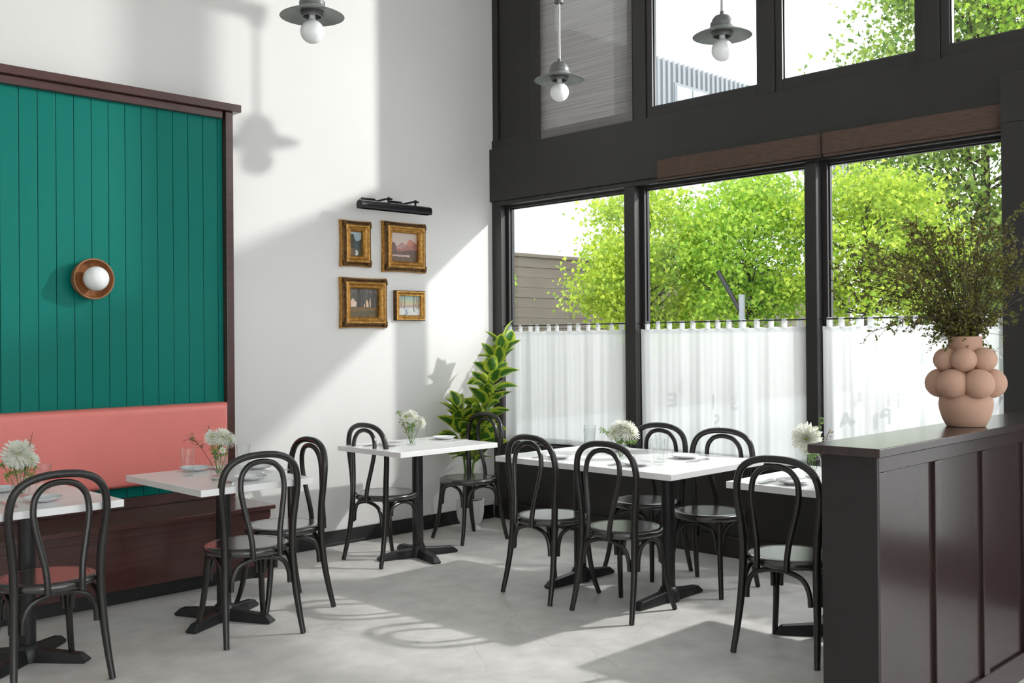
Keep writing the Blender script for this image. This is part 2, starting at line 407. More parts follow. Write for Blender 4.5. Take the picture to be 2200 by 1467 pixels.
# rounded back cushion
def cushion(x0, x1, y0, y1, z0, z1, e=.035, n=6):
    mb = MB(); b = mb.box(x0, x1, y0, y1, z0, z1); return mb
bc = part('back_cushion', cushion(-6.4, -2.452, -.165, -.062, .585, 1.055), VINYL, bn)
me = bc.data; b = bmesh.new(); b.from_mesh(me)
es = [e for e in b.edges if all(v.co.y < -.1 for v in e.verts)]
bmesh.ops.bevel(b, geom=es, offset=.045, segments=6, affect='EDGES', profile=.55); b.to_mesh(me); b.free()
me.polygons.foreach_set('use_smooth', [True]*len(me.polygons)); me.set_sharp_from_angle(angle=R(40))

# ================================================================ PARTITION
pt = thing('partition', 'dark espresso wooden half wall partition with panelled face and flat cap', 'partition')
PXE, PYF, PYB, PZT = -2.50, -4.43, -4.235, 1.07
part('core', MB().box(PXE+.002, -.11, PYF+.0305, PYB, 0, PZT-.03), ESPR, pt, smooth=0)
part('end_board', MB().box(PXE-.012, PXE+.001, PYF+.0, PYB+.002, 0, PZT-.031), ESPR, pt, bevel=.002)
part('cap_top', MB().box(PXE-.055, -.11, PYF-.03, PYB+.03, PZT-.03, PZT), WOODV, pt, bevel=.003)
part('rail', MB().box(PXE+.002, -.11, PYF, PYF+.03, PZT-.085, PZT-.031), WOODV, pt, bevel=.002)
part('rail', MB().box(PXE+.002, -.11, PYF, PYF+.03, .0, .11), WOODV, pt, bevel=.002)
for a, b in ((PXE+.002, -2.44), (-2.058, -2.005), (-1.615, -1.562), (-1.172, -1.119), (-.729, -.676), (-.16, -.111)):
    part('stile', MB().box(a, b, PYF, PYF+.03, .111, PZT-.086), WOODV, pt, bevel=.002)
for a, b in ((-2.439, -2.059), (-2.004, -1.616), (-1.561, -1.173), (-1.118, -.73), (-.675, -.161)):
    part('panel', MB().box(a, b, PYF+.013, PYF+.0302, .112, PZT-.087), WOODV, pt, smooth=0)

# ================================================================ BENTWOOD CHAIR
def chair_meshes():
    D = {}
    half = [(.200, -.198, .002), (.192, -.176, .10), (.184, -.155, .22), (.178, -.142, .34), (.176, -.137, .45), (.181, -.138, .55), (.192, -.142, .64), (.199, -.147, .71), (.196, -.152, .77), (.178, -.158, .825), (.140, -.162, .862), (.078, -.165, .884)]
    pts = [(-a, b, c) for a, b, c in half]+[(0, -.166, .890)]+[(a, b, c) for a, b, c in reversed(half)]
    P = cr(pts, 4); n = len(P)
    rad = []
    for p in P:
        rad.append(.0135+.0045*min(1, p.z/.3) if p.z < .3 else .018-.0015*max(0, (p.z-.5)/.4))
    D['back_frame'] = MB().tube(P, rad, 12).mesh('back_frame', CHAIRM)
    hi = [(.070, -.212, .405), (.071, -.209, .46), (.078, -.200, .53), (.094, -.189, .61), (.109, -.180, .69), (.113, -.175, .745), (.103, -.171, .80), (.072, -.168, .838), (.036, -.167, .853)]
    pts = [(-a, b, c) for a, b, c in hi]+[(0, -.167, .857)]+[(a, b, c) for a, b, c in reversed(hi)]
    D['inner_loop'] = MB().tube(cr(pts, 4), .0135, 10).mesh('inner_loop', CHAIRM)
    D['seat'] = MB().lathe([(.196, .408), (.203, .412), (.206, .422), (.206, .432), (.202, .440), (.194, .4445), (.172, .4448), (.1705, .4425), (.1675, .4425), (.166, .4445), (.08, .4432), (.0, .443)], 48, cap1=False).mesh('seat', SEATM, smooth=50)
    D['seat'].materials[0] = SEATM
    for sx, nm in ((-1, 'l'), (1, 'r')):
        lp = cr([(.138*sx, .128, .412), (.146*sx, .138, .30), (.155*sx, .150, .18), (.168*sx, .168, .08), (.183*sx, .19, .003)], 5)
        D['leg_'+nm] = MB().tube(lp, [.0165-.0035*i/(len(lp)-1) for i in range(len(lp))], 12).mesh('leg', CHAIRM)
    def arch(p, q, zl, apex=.396):
        p = Vector(p); q = Vector(q); pts = []
        for t, z in ((0, zl), (.015, zl+.055), (.09, zl+.105), (.23, apex-.014), (.5, apex), (.77, apex-.014), (.91, zl+.105), (.985, zl+.055), (1, zl)):
            c = p.lerp(q, t); pts.append((c.x, c.y, z))
        return MB().tube(cr(pts, 4), .0115, 10).mesh('brace', CHAIRM)
    D['brace_f'] = arch((-.126, .143, 0), (.126, .143, 0), .252)
    D['brace_b'] = arch((-.152, -.152, 0), (.152, -.152, 0), .252)
    D['brace_l'] = arch((-.155, .118, 0), (-.183, -.12, 0), .252)
    D['brace_r'] = arch((.155, .118, 0), (.183, -.12, 0), .252)
    return D
CH = chair_meshes()
def chair(x, y, face, label):
    t = thing('bentwood_chair', label, 'chair', 'black bentwood dining chairs', (x, y, 0), face-PI/2)
    for k, me in CH.items():
        put({'leg_l': 'leg', 'leg_r': 'leg', 'brace_f': 'brace', 'brace_b': 'brace', 'brace_l': 'brace', 'brace_r': 'brace'}.get(k, k), me, t)
    return t
chair(-4.045, -1.46, R(90), 'black bentwood chair nearest the left edge, reddish sheen on its seat')
chair(-3.09, -1.462, R(86), 'black bentwood chair facing the bench at the table with three glasses')
chair(-2.69, -1.15, R(174), 'black bentwood chair at the right end of the table beside the bench')
chair(-1.59, -.635, R(0), 'black bentwood chair left of the small table under the framed paintings')
chair(-.75, -.51, R(174), 'black bentwood chair in front of the potted rubber plant')
chair(-1.485, -2.02, R(-5), 'black bentwood chair at the long table, the one nearer the corner, back to camera')
chair(-1.49, -2.55, R(0), 'black bentwood chair at the near corner of the long table, back to camera')
chair(-.715, -2.085, R(182), 'black bentwood chair on the window side of the long table, behind the flowers')
chair(-.785, -2.60, R(184), 'black bentwood chair on the window side of the long table, nearer the partition')
chair(-1.50, -3.54, R(5), 'black bentwood chair partly hidden behind the dark partition end')

# ================================================================ TABLES
def foot_mesh(L=.29):
    # tapering cast foot along +x with sloped end
    prof = [(.0, .0), (L-.012, .0), (L, .012), (L-.035, .042), (.02, .062), (0, .062)]
    w0, w1 = .034, .027
    vs = []; n = len(prof)
    for s in (-1, 1):
        for xx, zz in prof:
            ww = (w0+(w1-w0)*xx/L)*(1 if zz < .03 else .72)
            vs.append((xx, s*ww, zz))
    fs = [tuple(range(n-1, -1, -1))[::-1], tuple(range(2*n-1, n-1, -1))]+[(i, n+i, n+(i+1) % n, (i+1) % n) for i in range(n)]
    mb = MB(); mb.add(vs, fs); me = mb.mesh('foot', IRON, bevel=.004)
    b = bmesh.new(); b.from_mesh(me); bmesh.ops.recalc_face_normals(b, faces=b.faces); b.to_mesh(me); b.free()
    return me
FOOT = foot_mesh()
HUB = MB().lathe([(.058, .001), (.058, .05), (.05, .062), (.046, .075), (.04, .08)], 24).mesh('hub', IRON)
COLM = MB().lathe([(.0365, .08), (.0365, .70)], 24).mesh('column', IRON)
SPID = MB().box(-.16, .16, -.03, .03, .70, .715).box(-.03, .03, -.16, .16, .70, .7145).mesh('top_plate', IRON, bevel=.002)
def table(cx, cy, w, d, label, peds):
    t = thing('restaurant_table', label, 'table', 'white topped pedestal tables', (cx, cy, 0))
    put('table_top', MB().box(-w/2, w/2, -d/2, d/2, .716, .748).mesh('table_top', QUARTZ, bevel=.002), t)
    for dx, dy, ang, n in peds:
        put('column', COLM, t, (dx, dy, 0)); put('hub', HUB, t, (dx, dy, 0)); put('top_plate', SPID, t, (dx, dy, 0))
        for k in range(n): put('foot', FOOT, t, (dx, dy, 0), (0, 0, ang+k*2*PI/n))
    return t
TZ = .7485
table(-4.06, -1.19, .60, .80, 'white topped table at the left edge with one glass and flowers', [(.05, .055, R(40), 4)])
table(-3.10, -1.205, .61, .80, 'white topped table by the salmon bench with three glasses', [(.055, .05, R(27), 4)])
table(-1.405, -.745, .82, .66, 'small white topped table under the four framed paintings', [(.02, .035, R(-14), 4)])
table(-1.105, -2.255, .87, 1.27, 'long white topped table with two pedestals beside the curtained window', [(-.05, .315, 0, 2), (-.07, -.345, 0, 2)])
table(-1.15, -3.62, .80, .80, 'white topped table half hidden behind the dark partition', [(0, .05, R(37), 4)])

# ================================================================ TABLEWARE
PLATE = MB().lathe([(.038, .0), (.04, .003), (.062, .008), (.079, .0175), (.0805, .0195), (.079, .0205), (.062, .0115), (.04, .0065), (.0, .006)], 40, cap1=False).mesh('plate', PORC, smooth=60)
def tumbler(h=.142, r0=.028, r1=.0365):
    return MB().lathe([(r0-.003, 0), (r0, .003), (r1, h-.002), (r1-.001, h), (r1-.0025, h-.002), (r0-.0015, .014), (0, .012)], 28, cap1=False).mesh('glass', TGLASS, smooth=60)
TUMB = tumbler(); 
def fork_mesh():
    mb = MB()
    pts = [(-.095, .0075), (-.06, .007), (-.02, .004), (.02, .0035), (.035, .006), (.05, .0105), (.06, .0115)]
    T = [.001, .0015, .003, .005, .0035, .0015, .002]
    vs = []; fs = []
    for (xx, w), z in zip(pts, T):
        vs += [(xx, -w, z+.001), (xx, w, z+.001), (xx, w*.9, z+.0028), (xx, -w*.9, z+.0028)]
    for i in range(len(pts)-1):
        for j in range(4): fs.append((4*i+j, 4*i+(j+1) % 4, 4*i+4+(j+1) % 4, 4*i+4+j))
    fs += [(3, 2, 1, 0), tuple(len(vs)-4+i for i in range(4))]
    mb.add(vs, fs)
    for k in range(4):
        yy = -.0098+k*.00655
        mb.tube([(.058, yy, .004), (.075, yy, .0055), (.092, yy*.97, .0095)], [.0013, .0013, .0008], 5)
    return mb.mesh('fork', STEEL)
def knife_mesh():
    mb = MB()
    vs = []; fs = []
    for xx, a, b, z, th in ((-.11, -.006, .006, .0, .005), (-.06, -.0065, .0065, .0, .005), (-.01, -.0055, .0055, .0, .005), (.0, -.004, .005, .001, .0035), (.02, -.009, .006, .001, .002), (.08, -.0095, .006, .001, .002), (.105, -.003, .0055, .001, .0015)):
        vs += [(xx, a, z), (xx, b, z), (xx, b, z+th), (xx, a, z+th)]
    n = len(vs)//4
    for i in range(n-1):
        for j in range(4): fs.append((4*i+j, 4*i+(j+1) % 4, 4*i+4+(j+1) % 4, 4*i+4+j))
    fs += [(3, 2, 1, 0), (len(vs)-4, len(vs)-3, len(vs)-2, len(vs)-1)]
    return mb.add(vs, fs).mesh('knife', STEEL, smooth=30)
FORK = fork_mesh(); KNIFE = knife_mesh()
def plate(x, y, l): tag(put('plate', PLATE, None, (x, y, TZ+.0005)), l, 'plate', 'white side plates on the tables')
def glass(x, y, l, s=1.0): tag(put('drinking_glass', TUMB, None, (x, y, TZ+.0005), (0, 0, 0), (1, 1, s)), l, 'glass', 'clear drinking glasses on the tables')
def cutlery(x, y, a, l, spread=.026):
    dx, dy = -math.sin(a)*spread/2, math.cos(a)*spread/2
    tag(put('fork', FORK, None, (x+dx, y+dy, TZ+.0005), (0, 0, a+.05)), 'steel fork '+l, 'fork', 'forks on the tables')
    tag(put('knife', KNIFE, None, (x-dx, y-dy, TZ+.0005), (0, 0, a-.03)), 'steel knife '+l, 'knife', 'knives on the tables')
plate(-4.03, -1.385, 'white plate at the front of the leftmost table, below the glass')
plate(-4.06, -.945, 'white plate at the back of the leftmost table, cut by the photo edge')
glass(-3.955, -1.185, 'clear glass tumbler on the leftmost table')
cutlery(-4.165, -1.37, R(84), 'beside the front plate of the leftmost table')
plate(-3.075, -.91, 'white plate behind the glass on the bench table, near the bench')
plate(-3.06, -1.455, 'white plate on the bench table, seen through the nearest chair back')
plate(-2.80, -1.09, 'white plate at the right end of the bench table')
glass(-3.20, -1.075, 'clear glass tumbler left of the flowers on the bench table')
glass(-2.99, -1.04, 'clear glass tumbler just right of the flowers on the bench table')
glass(-2.905, -1.115, 'clear glass tumbler furthest right on the bench table')
cutlery(-3.19, -1.405, R(84), 'in front of the flowers on the bench table')
cutlery(-2.99, -.91, R(95), 'beside the back plate of the bench table')
cutlery(-2.83, -1.26, R(170), 'at the right end of the bench table')
plate(-1.60, -.69, 'white plate on the left of the table under the paintings')
plate(-1.08, -.63, 'white plate on the right of the table under the paintings')
glass(-1.21, -.545, 'clear glass tumbler behind the flowers on the table under the paintings')
cutlery(-1.62, -.565, R(8), 'by the left plate of the table under the paintings')
cutlery(-1.09, -.77, R(182), 'by the right plate of the table under the paintings')
plate(-1.39, -1.99, 'white plate on the long table, nearest the corner chair')
plate(-1.36, -2.53, 'white plate on the long table behind the near chair back')
plate(-.915, -2.53, 'white plate on the window side of the long table, right of the tumblers')
plate(-.86, -1.98, 'white plate on the window side of the long table, behind the flowers')
glass(-1.015, -1.90, 'clear tumbler at the far end of the long table, in front', 1.0)
glass(-.93, -1.83, 'clear tumbler at the far end of the long table, behind another', 1.08)
glass(-1.255, -2.60, 'clear tumbler in front of a pair near the middle of the long table', 1.0)
glass(-1.13, -2.53, 'clear tumbler behind another near the middle of the long table', 1.06)
cutlery(-1.37, -1.86, R(2), 'by the plate nearest the corner chair on the long table')
cutlery(-1.36, -2.415, R(4), 'by the plate behind the near chair back on the long table')
cutlery(-.97, -2.66, R(184), 'by the right hand plate on the window side of the long table')
plate(-1.42, -3.50, 'white plate on the table beside the partition')
cutlery(-1.42, -3.375, R(4), 'by the plate on the table beside the partition')

# ---- flowers
rnd = random.Random(5)
def petals_mesh(r, n, seed, flat=False):
    rg = random.Random(seed); mb = MB()
    for i in range(n):
        t = (i+.5)/n
        el = R(88)-t*R(150) if not flat else R(40)-t*R(50)
        az = i*2.39996+rg.uniform(-.15, .15)
        L = r*(.55+.45*min(1, t*2.2))*rg.uniform(.9, 1.08); w = r*.062*rg.uniform(.8, 1.2)*(2.1 if flat else 1)
        d = Vector((math.cos(az)*math.cos(el), math.sin(az)*math.cos(el), math.sin(el)))
        sd = Vector((-math.sin(az), math.cos(az), 0)); nn = d.cross(sd)
        k0 = d*r*.15
        pts = []
        for q, ww in ((0, .5), (.45, 1.0), (.85, 1.0), (1, .25)):
            c = k0+d*(L-r*.15)*q+nn*(-.13*r*math.sin(q*2.2))
            pts.append(c-sd*w*ww); pts.append(c+sd*w*ww)
        mb.add(pts, [(0, 1, 3, 2), (2, 3, 5, 4), (4, 5, 7, 6)])
    return mb
def flower(name, label, base, head, r, n, seed, bend=(0, 0, 0), flat=False, cat='flower', tilt=None):
    t = thing(name, label, cat, 'white flowers in the table vases', base)
    h = Vector(head)-Vector(base); mid = h*.5+Vector(bend)
    part('stem', MB().tube(cr([(0, 0, 0), mid, h], 6), .0022, 6), STEMG, t)
    up_ = Vector(tilt) if tilt else (h.normalized()+Vector((0, 0, .6))).normalized()
    q = up_.to_track_quat('Z', 'Y').to_euler(); r *= 1.12; n = int(n*2.0) if not flat else n
    put('petals', petals_mesh(r, n, seed, flat).mesh('petals', PETAL, smooth=0), t, h, q)
    put('flower_centre', MB().sphere((0, 0, r*.12), r*(.26 if not flat else .3), 10, 6, sz=.7).mesh('flower_centre', PETALC), t, h, q)
    return t
def sprig(label, base, tip, n, seed, mt, lf=.011, bend=(0, 0, 0), spread=.03):
    rg = random.Random(seed); t = thing('greenery_sprig', label, 'sprig', 'sprigs in the table vases', base)
    h = Vector(tip)-Vector(base); P = cr([(0, 0, 0), h*.5+Vector(bend), h], 8)
    mb = MB().tube(P, .0013, 5)
    lv = MB()
    for i in range(n):
        s = .45+.55*i/n; p = P[min(len(P)-1, int(s*(len(P)-1)))]
        d = Vector((rg.uniform(-1, 1), rg.uniform(-1, 1), rg.uniform(-.2, 1))).normalized()
        e = p+d*rg.uniform(.3, 1)*spread
        mb.tube([p, e], .0007, 4)
        for k in range(3):
            a = Vector((rg.uniform(-1, 1), rg.uniform(-1, 1), rg.uniform(-.5, 1))).normalized(); b = a.cross(d)
            if b.length < .1: continue
            b.normalize(); l = lf*rg.uniform(.6, 1.2)
            lv.add([e, e+a*l*.5+b*l*.28, e+a*l, e+a*l*.5-b*l*.28], [(0, 1, 2, 3)])
    part('stem', mb, STEMG if mt is SPRIG else STEMB, t)
    o = part('leaves', lv, mt, t, smooth=0); o['kind'] = 'stuff'
    return t
def vase(x, y, label, kind, s=1.0):
    t = thing('flower_vase', label, 'vase', 'small glass flower vases', (x, y, TZ+.0005))
    if kind == 'jar':
        pr = [(.030, 0), (.034, .006), (.036, .03), (.036, .075), (.031, .092), (.02, .103), (.0195, .118), (.022, .122)]
    elif kind == 'bowl':
        pr = [(.024, 0), (.038, .012), (.044, .035), (.041, .058), (.030, .075), (.029, .085)]
    else:
        pr = [(.031, 0), (.033, .004), (.034, .05), (.035, .118)]
    pr = [(r*s, z*s) for r, z in pr]
    inner = [(max(.001, r-.0022), z) for r, z in reversed(pr) if z > .004]
    part('glass_body', MB().lathe(pr+[(pr[-1][0]-.001, pr[-1][1]+.001)]+inner+[(.0, .006)], 28, cap1=False), TGLASS, t, smooth=60)
    wz = pr[-1][1]*.55
    wp = [(max(.001, r-.0026), z) for r, z in pr if .004 < z < wz]
    wp = [(wp[0][0]*.98, .0065)]+wp+[(wp[-1][0], wz)]
    part('water', MB().lathe(wp, 28), WATER, t, smooth=60)
    return t
V1 = (-4.045, -1.165); V2 = (-3.105, -1.215); V3 = (-1.475, -.76); V4 = (-1.17, -2.27); V5 = (-1.19, -3.475)
vase(*V1, 'clear glass vase of flowers on the leftmost table', 'jar', 1.1)
vase(*V2, 'clear glass vase of flowers on the bench table', 'jar', 1.1)
vase(*V3, 'straight clear glass vase of flowers on the table under the paintings', 'tube', .95)
vase(*V4, 'rounded clear glass vase of flowers on the long table', 'bowl')
vase(*V5, 'clear glass vase of flowers beside the partition end', 'jar', 1.15)
b0 = TZ+.012
def cs(V, dx, dy, z): return (V[0]+dx, V[1]+dy, z)
# offsets use r = camera right (.71,-.70)
def off(V, r_, d_, z): return (V[0]+.71*r_+.705*d_, V[1]-.705*r_+.71*d_, z)
flower('chrysanthemum', 'large shaggy white chrysanthemum on the leftmost table', off(V1, .005, 0, b0), off(V1, -.005, -.01, TZ+.195), .066, 120, 1, tilt=(-.3, -.6, .7))
flower('chrysanthemum', 'smaller white chrysanthemum low on the right in the leftmost vase', off(V1, -.008, 0, b0), off(V1, .05, .0, TZ+.165), .036, 60, 2, tilt=(.3, -.5, .4))
flower('chrysanthemum', 'white chrysanthemum drooping left from the leftmost vase', off(V1, .0, .006, b0), off(V1, -.045, .02, TZ+.15), .035, 60, 3, tilt=(-.8, .2, .2))
sprig('thin yellow green sprig rising above the leftmost flowers', off(V1, .004, -.006, b0), off(V1, .05, .01, TZ+.285), 8, 4, SPRIGB, .009, spread=.018)
sprig('dark green leafy sprig low on the left of the leftmost flowers', off(V1, -.004, -.006, b0), off(V1, -.085, .0, TZ+.155), 14, 5, SPRIG, .018)
sprig('green leafy sprig at the right of the leftmost flowers', off(V1, .008, .006, b0), off(V1, .075, .0, TZ+.14), 16, 6, SPRIG, .016)
flower('chrysanthemum', 'white daisy-like chrysanthemum on the left in the bench table vase', off(V2, -.005, 0, b0), off(V2, -.028, -.01, TZ+.20), .038, 70, 7, tilt=(-.5, -.7, .3))
flower('chrysanthemum', 'white chrysanthemum with green eye at the top of the bench table vase', off(V2, .005, 0, b0), off(V2, .025, -.01, TZ+.205), .044, 80, 8, tilt=(.1, -.7, .6))
flower('chrysanthemum', 'white chrysanthemum furthest right in the bench table vase', off(V2, .008, .006, b0), off(V2, .062, .0, TZ+.185), .042, 80, 9, tilt=(.7, -.5, .3))
flower('small_daisy', 'tiny white bloom with yellow eye low in the bench table vase', off(V2, .0, -.006, b0), off(V2, .032, -.03, TZ+.135), .018, 18, 10, flat=True, tilt=(-.2, -.9, .2))
sprig('feathery brown sprig leaning left from the bench table vase', off(V2, -.006, .004, b0), off(V2, -.15, .0, TZ+.195), 26, 11, SPRIGB, .010, (-.01, .01, .05), .04)
sprig('wispy upright sprig behind the bench table flowers', off(V2, -.002, .008, b0), off(V2, -.055, .02, TZ+.255), 14, 12, SPRIGB, .009, spread=.025)
sprig('green sprig between the bench table flowers', off(V2, .004, .008, b0), off(V2, .0, -.02, TZ+.155), 16, 13, SPRIG, .014)
flower('chrysanthemum', 'white chrysanthemum at the top of the vase under the paintings', off(V3, 0, 0, b0), off(V3, .005, .0, TZ+.19), .045, 80, 14, tilt=(0, -.6, .7))
flower('chrysanthemum', 'white chrysanthemum drooping right in the vase under the paintings', off(V3, .006, 0, b0), off(V3, .065, .0, TZ+.145), .043, 80, 15, tilt=(.9, -.4, .2))
flower('small_daisy', 'white bloom with dark eye on the left under the paintings', off(V3, -.006, 0, b0), off(V3, -.032, -.01, TZ+.185), .032, 30, 16, flat=True, tilt=(-.6, -.7, .5))
sprig('grey green thistle sprig leaning left under the paintings', off(V3, -.006, .004, b0), off(V3, -.095, .0, TZ+.225), 14, 17, SPRIG, .016, (0, 0, .03))
sprig('airy pale sprig low on the left under the paintings', off(V3, -.004, -.004, b0), off(V3, -.055, -.01, TZ+.145), 18, 18, SPRIGB, .011)
flower('chrysanthemum', 'large creamy chrysanthemum right of centre on the long table', off(V4, .004, 0, b0), off(V4, .055, .0, TZ+.155), .062, 110, 19, tilt=(.4, -.7, .5))
flower('chrysanthemum', 'white chrysanthemum at the top of the long table flowers', off(V4, -.004, .006, b0), off(V4, .01, .03, TZ+.175), .055, 100, 20, tilt=(-.1, -.4, .9))
flower('chrysanthemum', 'white chrysanthemum at the left of the long table flowers', off(V4, -.008, 0, b0), off(V4, -.035, .01, TZ+.15), .042, 80, 21, tilt=(-.7, -.5, .4))
sprig('spiky green sprig reaching left from the long table flowers', off(V4, -.006, -.004, b0), off(V4, -.125, .0, TZ+.17), 18, 22, SPRIG, .014, (0, 0, .03))
sprig('green succulent sprig under the long table flowers', off(V4, .006, -.006, b0), off(V4, .075, -.02, TZ+.085), 22, 23, SPRIG, .02, (0, 0, .04), .015)
flower('chrysanthemum', 'large shaggy white chrysanthemum against the partition edge', off(V5, -.004, 0, b0), off(V5, -.03, -.01, TZ+.195), .068, 130, 24, tilt=(-.7, -.3, -.05))
sprig('bright green sprig above the flower by the partition', off(V5, .004, 0, b0), off(V5, .035, .0, TZ+.29), 18, 25, SPRIG, .018)
sprig('pale bud sprig by the partition, leaning right', off(V5, .006, .004, b0), off(V5, .085, .0, TZ+.24), 18, 26, SPRIGB, .012)

for V_, hz, lb in ((V1, .16, 'the leftmost table'), (V2, .17, 'the bench table'), (V3, .15, 'the table under the paintings'), (V4, .12, 'the long table'), (V5, .17, 'the table beside the partition')):
    sprig('leafy green filler sprig tucked behind the blooms on '+lb, off(V_, .002, .010, b0), off(V_, .012, .035, TZ+hz), 24, int(hz*1000)+len(lb), SPRIG, .017, (0, 0, .02), .04)
    sprig('leafy green filler sprig tucked in front of the blooms on '+lb, off(V_, -.002, -.008, b0), off(V_, -.012, -.028, TZ+hz-.03), 18, int(hz*900)+len(lb), SPRIG, .014, (0, 0, .02), .03)

# ================================================================ WALL LIGHT
sc = thing('wall_sconce', 'round walnut wall light with white globe on the green panelling', 'lamp', None, (-3.29, -.0605, 1.80))
TX = Tm(rx=R(90))
part('wooden_dish', MB().lathe([(.085, 0), (.105, .012), (.116, .05), (.118, .085), (.116, .089), (.110, .089), (.107, .084), (.103, .05), (.09, .034), (0, .032)], 48, T=TX, cap1=False), WALNUT, sc, smooth=50)
part('globe', MB().sphere((0, -.112, 0), .07, 32, 20), BULB, sc)
part('lamp_neck', MB().lathe([(.025, .03), (.025, .055)], 20, T=TX), GALVD, sc)

# ================================================================ PENDANTS
def pend_meshes():
    D = {}
    D['shade'] = MB().lathe([(.055, .062), (.066, .058), (.075, .05), (.078, .035), (.10, .03), (.135, .022), (.163, .008), (.166, .004), (.164, .003), (.133, .017), (.10, .024), (.07, .028), (.06, .03)], 48, cap0=False, cap1=False).mesh('shade', GALV, smooth=50)
    D['dome'] = MB().lathe([(.066, .059), (.066, .08), (.060, .084), (.056, .10), (.042, .118), (.014, .126), (.012, .145)], 32).mesh('dome', GALVD, smooth=40)
    D['socket'] = MB().lathe([(.058, .045), (.06, .02), (.055, .018), (.055, .008), (.052, .003), (.047, .003), (.046, .035), (.03, .04)], 32).mesh('socket', GALVD, smooth=40)
    bp_ = [(.0165, .03), (.0165, -.004), (.019, -.011)]+[(.0615*math.sin(R(a)), -.0735+.0615*math.cos(R(a))) for a in (24, 36, 50, 64, 78, 92, 106, 120, 134, 148, 160, 171)]+[(0, -.135)]
    D['bulb'] = MB().lathe(bp_, 36, cap1=False).mesh('bulb', BULB, smooth=60)
    return D
PD = pend_meshes(); TRZ = 3.665
def pendant(x, y, z, label):
    t = thing('pendant_lamp', label, 'lamp', 'galvanised pendant lamps', (x, y, z))
    for k, me in PD.items(): put(k, me, t)
    put('rod', MB().lathe([(.0095, .14), (.0095, TRZ-z)], 14).mesh('rod', STEEL), t)
    put('canopy', MB().lathe([(.03, TRZ-z-.03), (.03, TRZ-z-.001)], 20).mesh('canopy', GALVD), t)
PZ = 3.113
pendant(-2.71, -1.50, PZ-.005, 'galvanised pendant lamp with globe bulb in front of the white wall')
pendant(-.77, -1.455, PZ+.012, 'galvanised pendant lamp with globe bulb in front of the grey roller shade')
pendant(-.81, -2.735, PZ+.012, 'galvanised pendant lamp with globe bulb in front of the bright upper window')
tag(put('conduit', MB().box(-8.5, -.735, -1.50, -1.435, TRZ+.0005, TRZ+.05).box(-1.0, -.735, -1.505, -1.425, TRZ+.0505, TRZ+.075).mesh('conduit', GALVD, bevel=.004)), 'long ceiling conduit carrying the two pendants nearer the white wall', 'conduit', 'lamp conduits')
tag(put('conduit', MB().box(-8.5, -.775, -2.765, -2.705, TRZ+.0005, TRZ+.05).mesh('conduit', GALVD, bevel=.004)), 'long ceiling conduit carrying the pendant in front of the upper window', 'conduit', 'lamp conduits')

# ================================================================ PICTURE LIGHT
pl = thing('picture_light', 'dark bronze tube picture light with two arms above the paintings', 'lamp', None, (-1.15, 0, 2.385))
prof = [(-.03, -.028), (-.034, .0), (-.026, .022), (0, .032), (.026, .022), (.034, 0), (.03, -.028)]
sh = MB(); inn = [(y*.9, z*.9) for y, z in prof]; ring = prof+list(reversed(inn)); n = len(ring)
vs = [(-.315, -.2+y, z) for y, z in ring]+[(.315, -.2+y, z) for y, z in ring]
sh.add(vs, [tuple(range(n)), tuple(range(2*n-1, n-1, -1))]+[(i, n+i, n+(i+1) % n, (i+1) % n) for i in range(n)])
o = part('tube_shade', sh, BRONZE, pl, smooth=45)
for xe in (-.318, .314):
    part('end_cap', MB().prism([(-.2+y, z) for y, z in prof], 0, .004, T=Matrix.Translation((xe, 0, 0)) @ Matrix(((0, 0, 1, 0), (1, 0, 0, 0), (0, 1, 0, 0), (0, 0, 0, 1)))), BRONZE, pl, bevel=.001)
for xb in (-.10, .145):
    part('wall_plate', MB().box(xb-.06, xb+.06, -.022, -.001, .035, .08), BRONZE, pl, bevel=.004)
    part('arm', MB().tube(cr([(xb, -.02, .055), (xb+.03, -.08, .055), (xb+.04, -.16, .06), (xb+.04, -.20, .058)], 5), .0075, 10).sphere((xb+.04, -.2, .058), .014, 12, 8).tube([(xb+.04, -.2, .06), (xb+.04, -.2, .028)], .008, 10).tube([(xb+.04, -.2, .058), (xb+.07, -.2, .058)], .007, 8), BRONZE, pl)

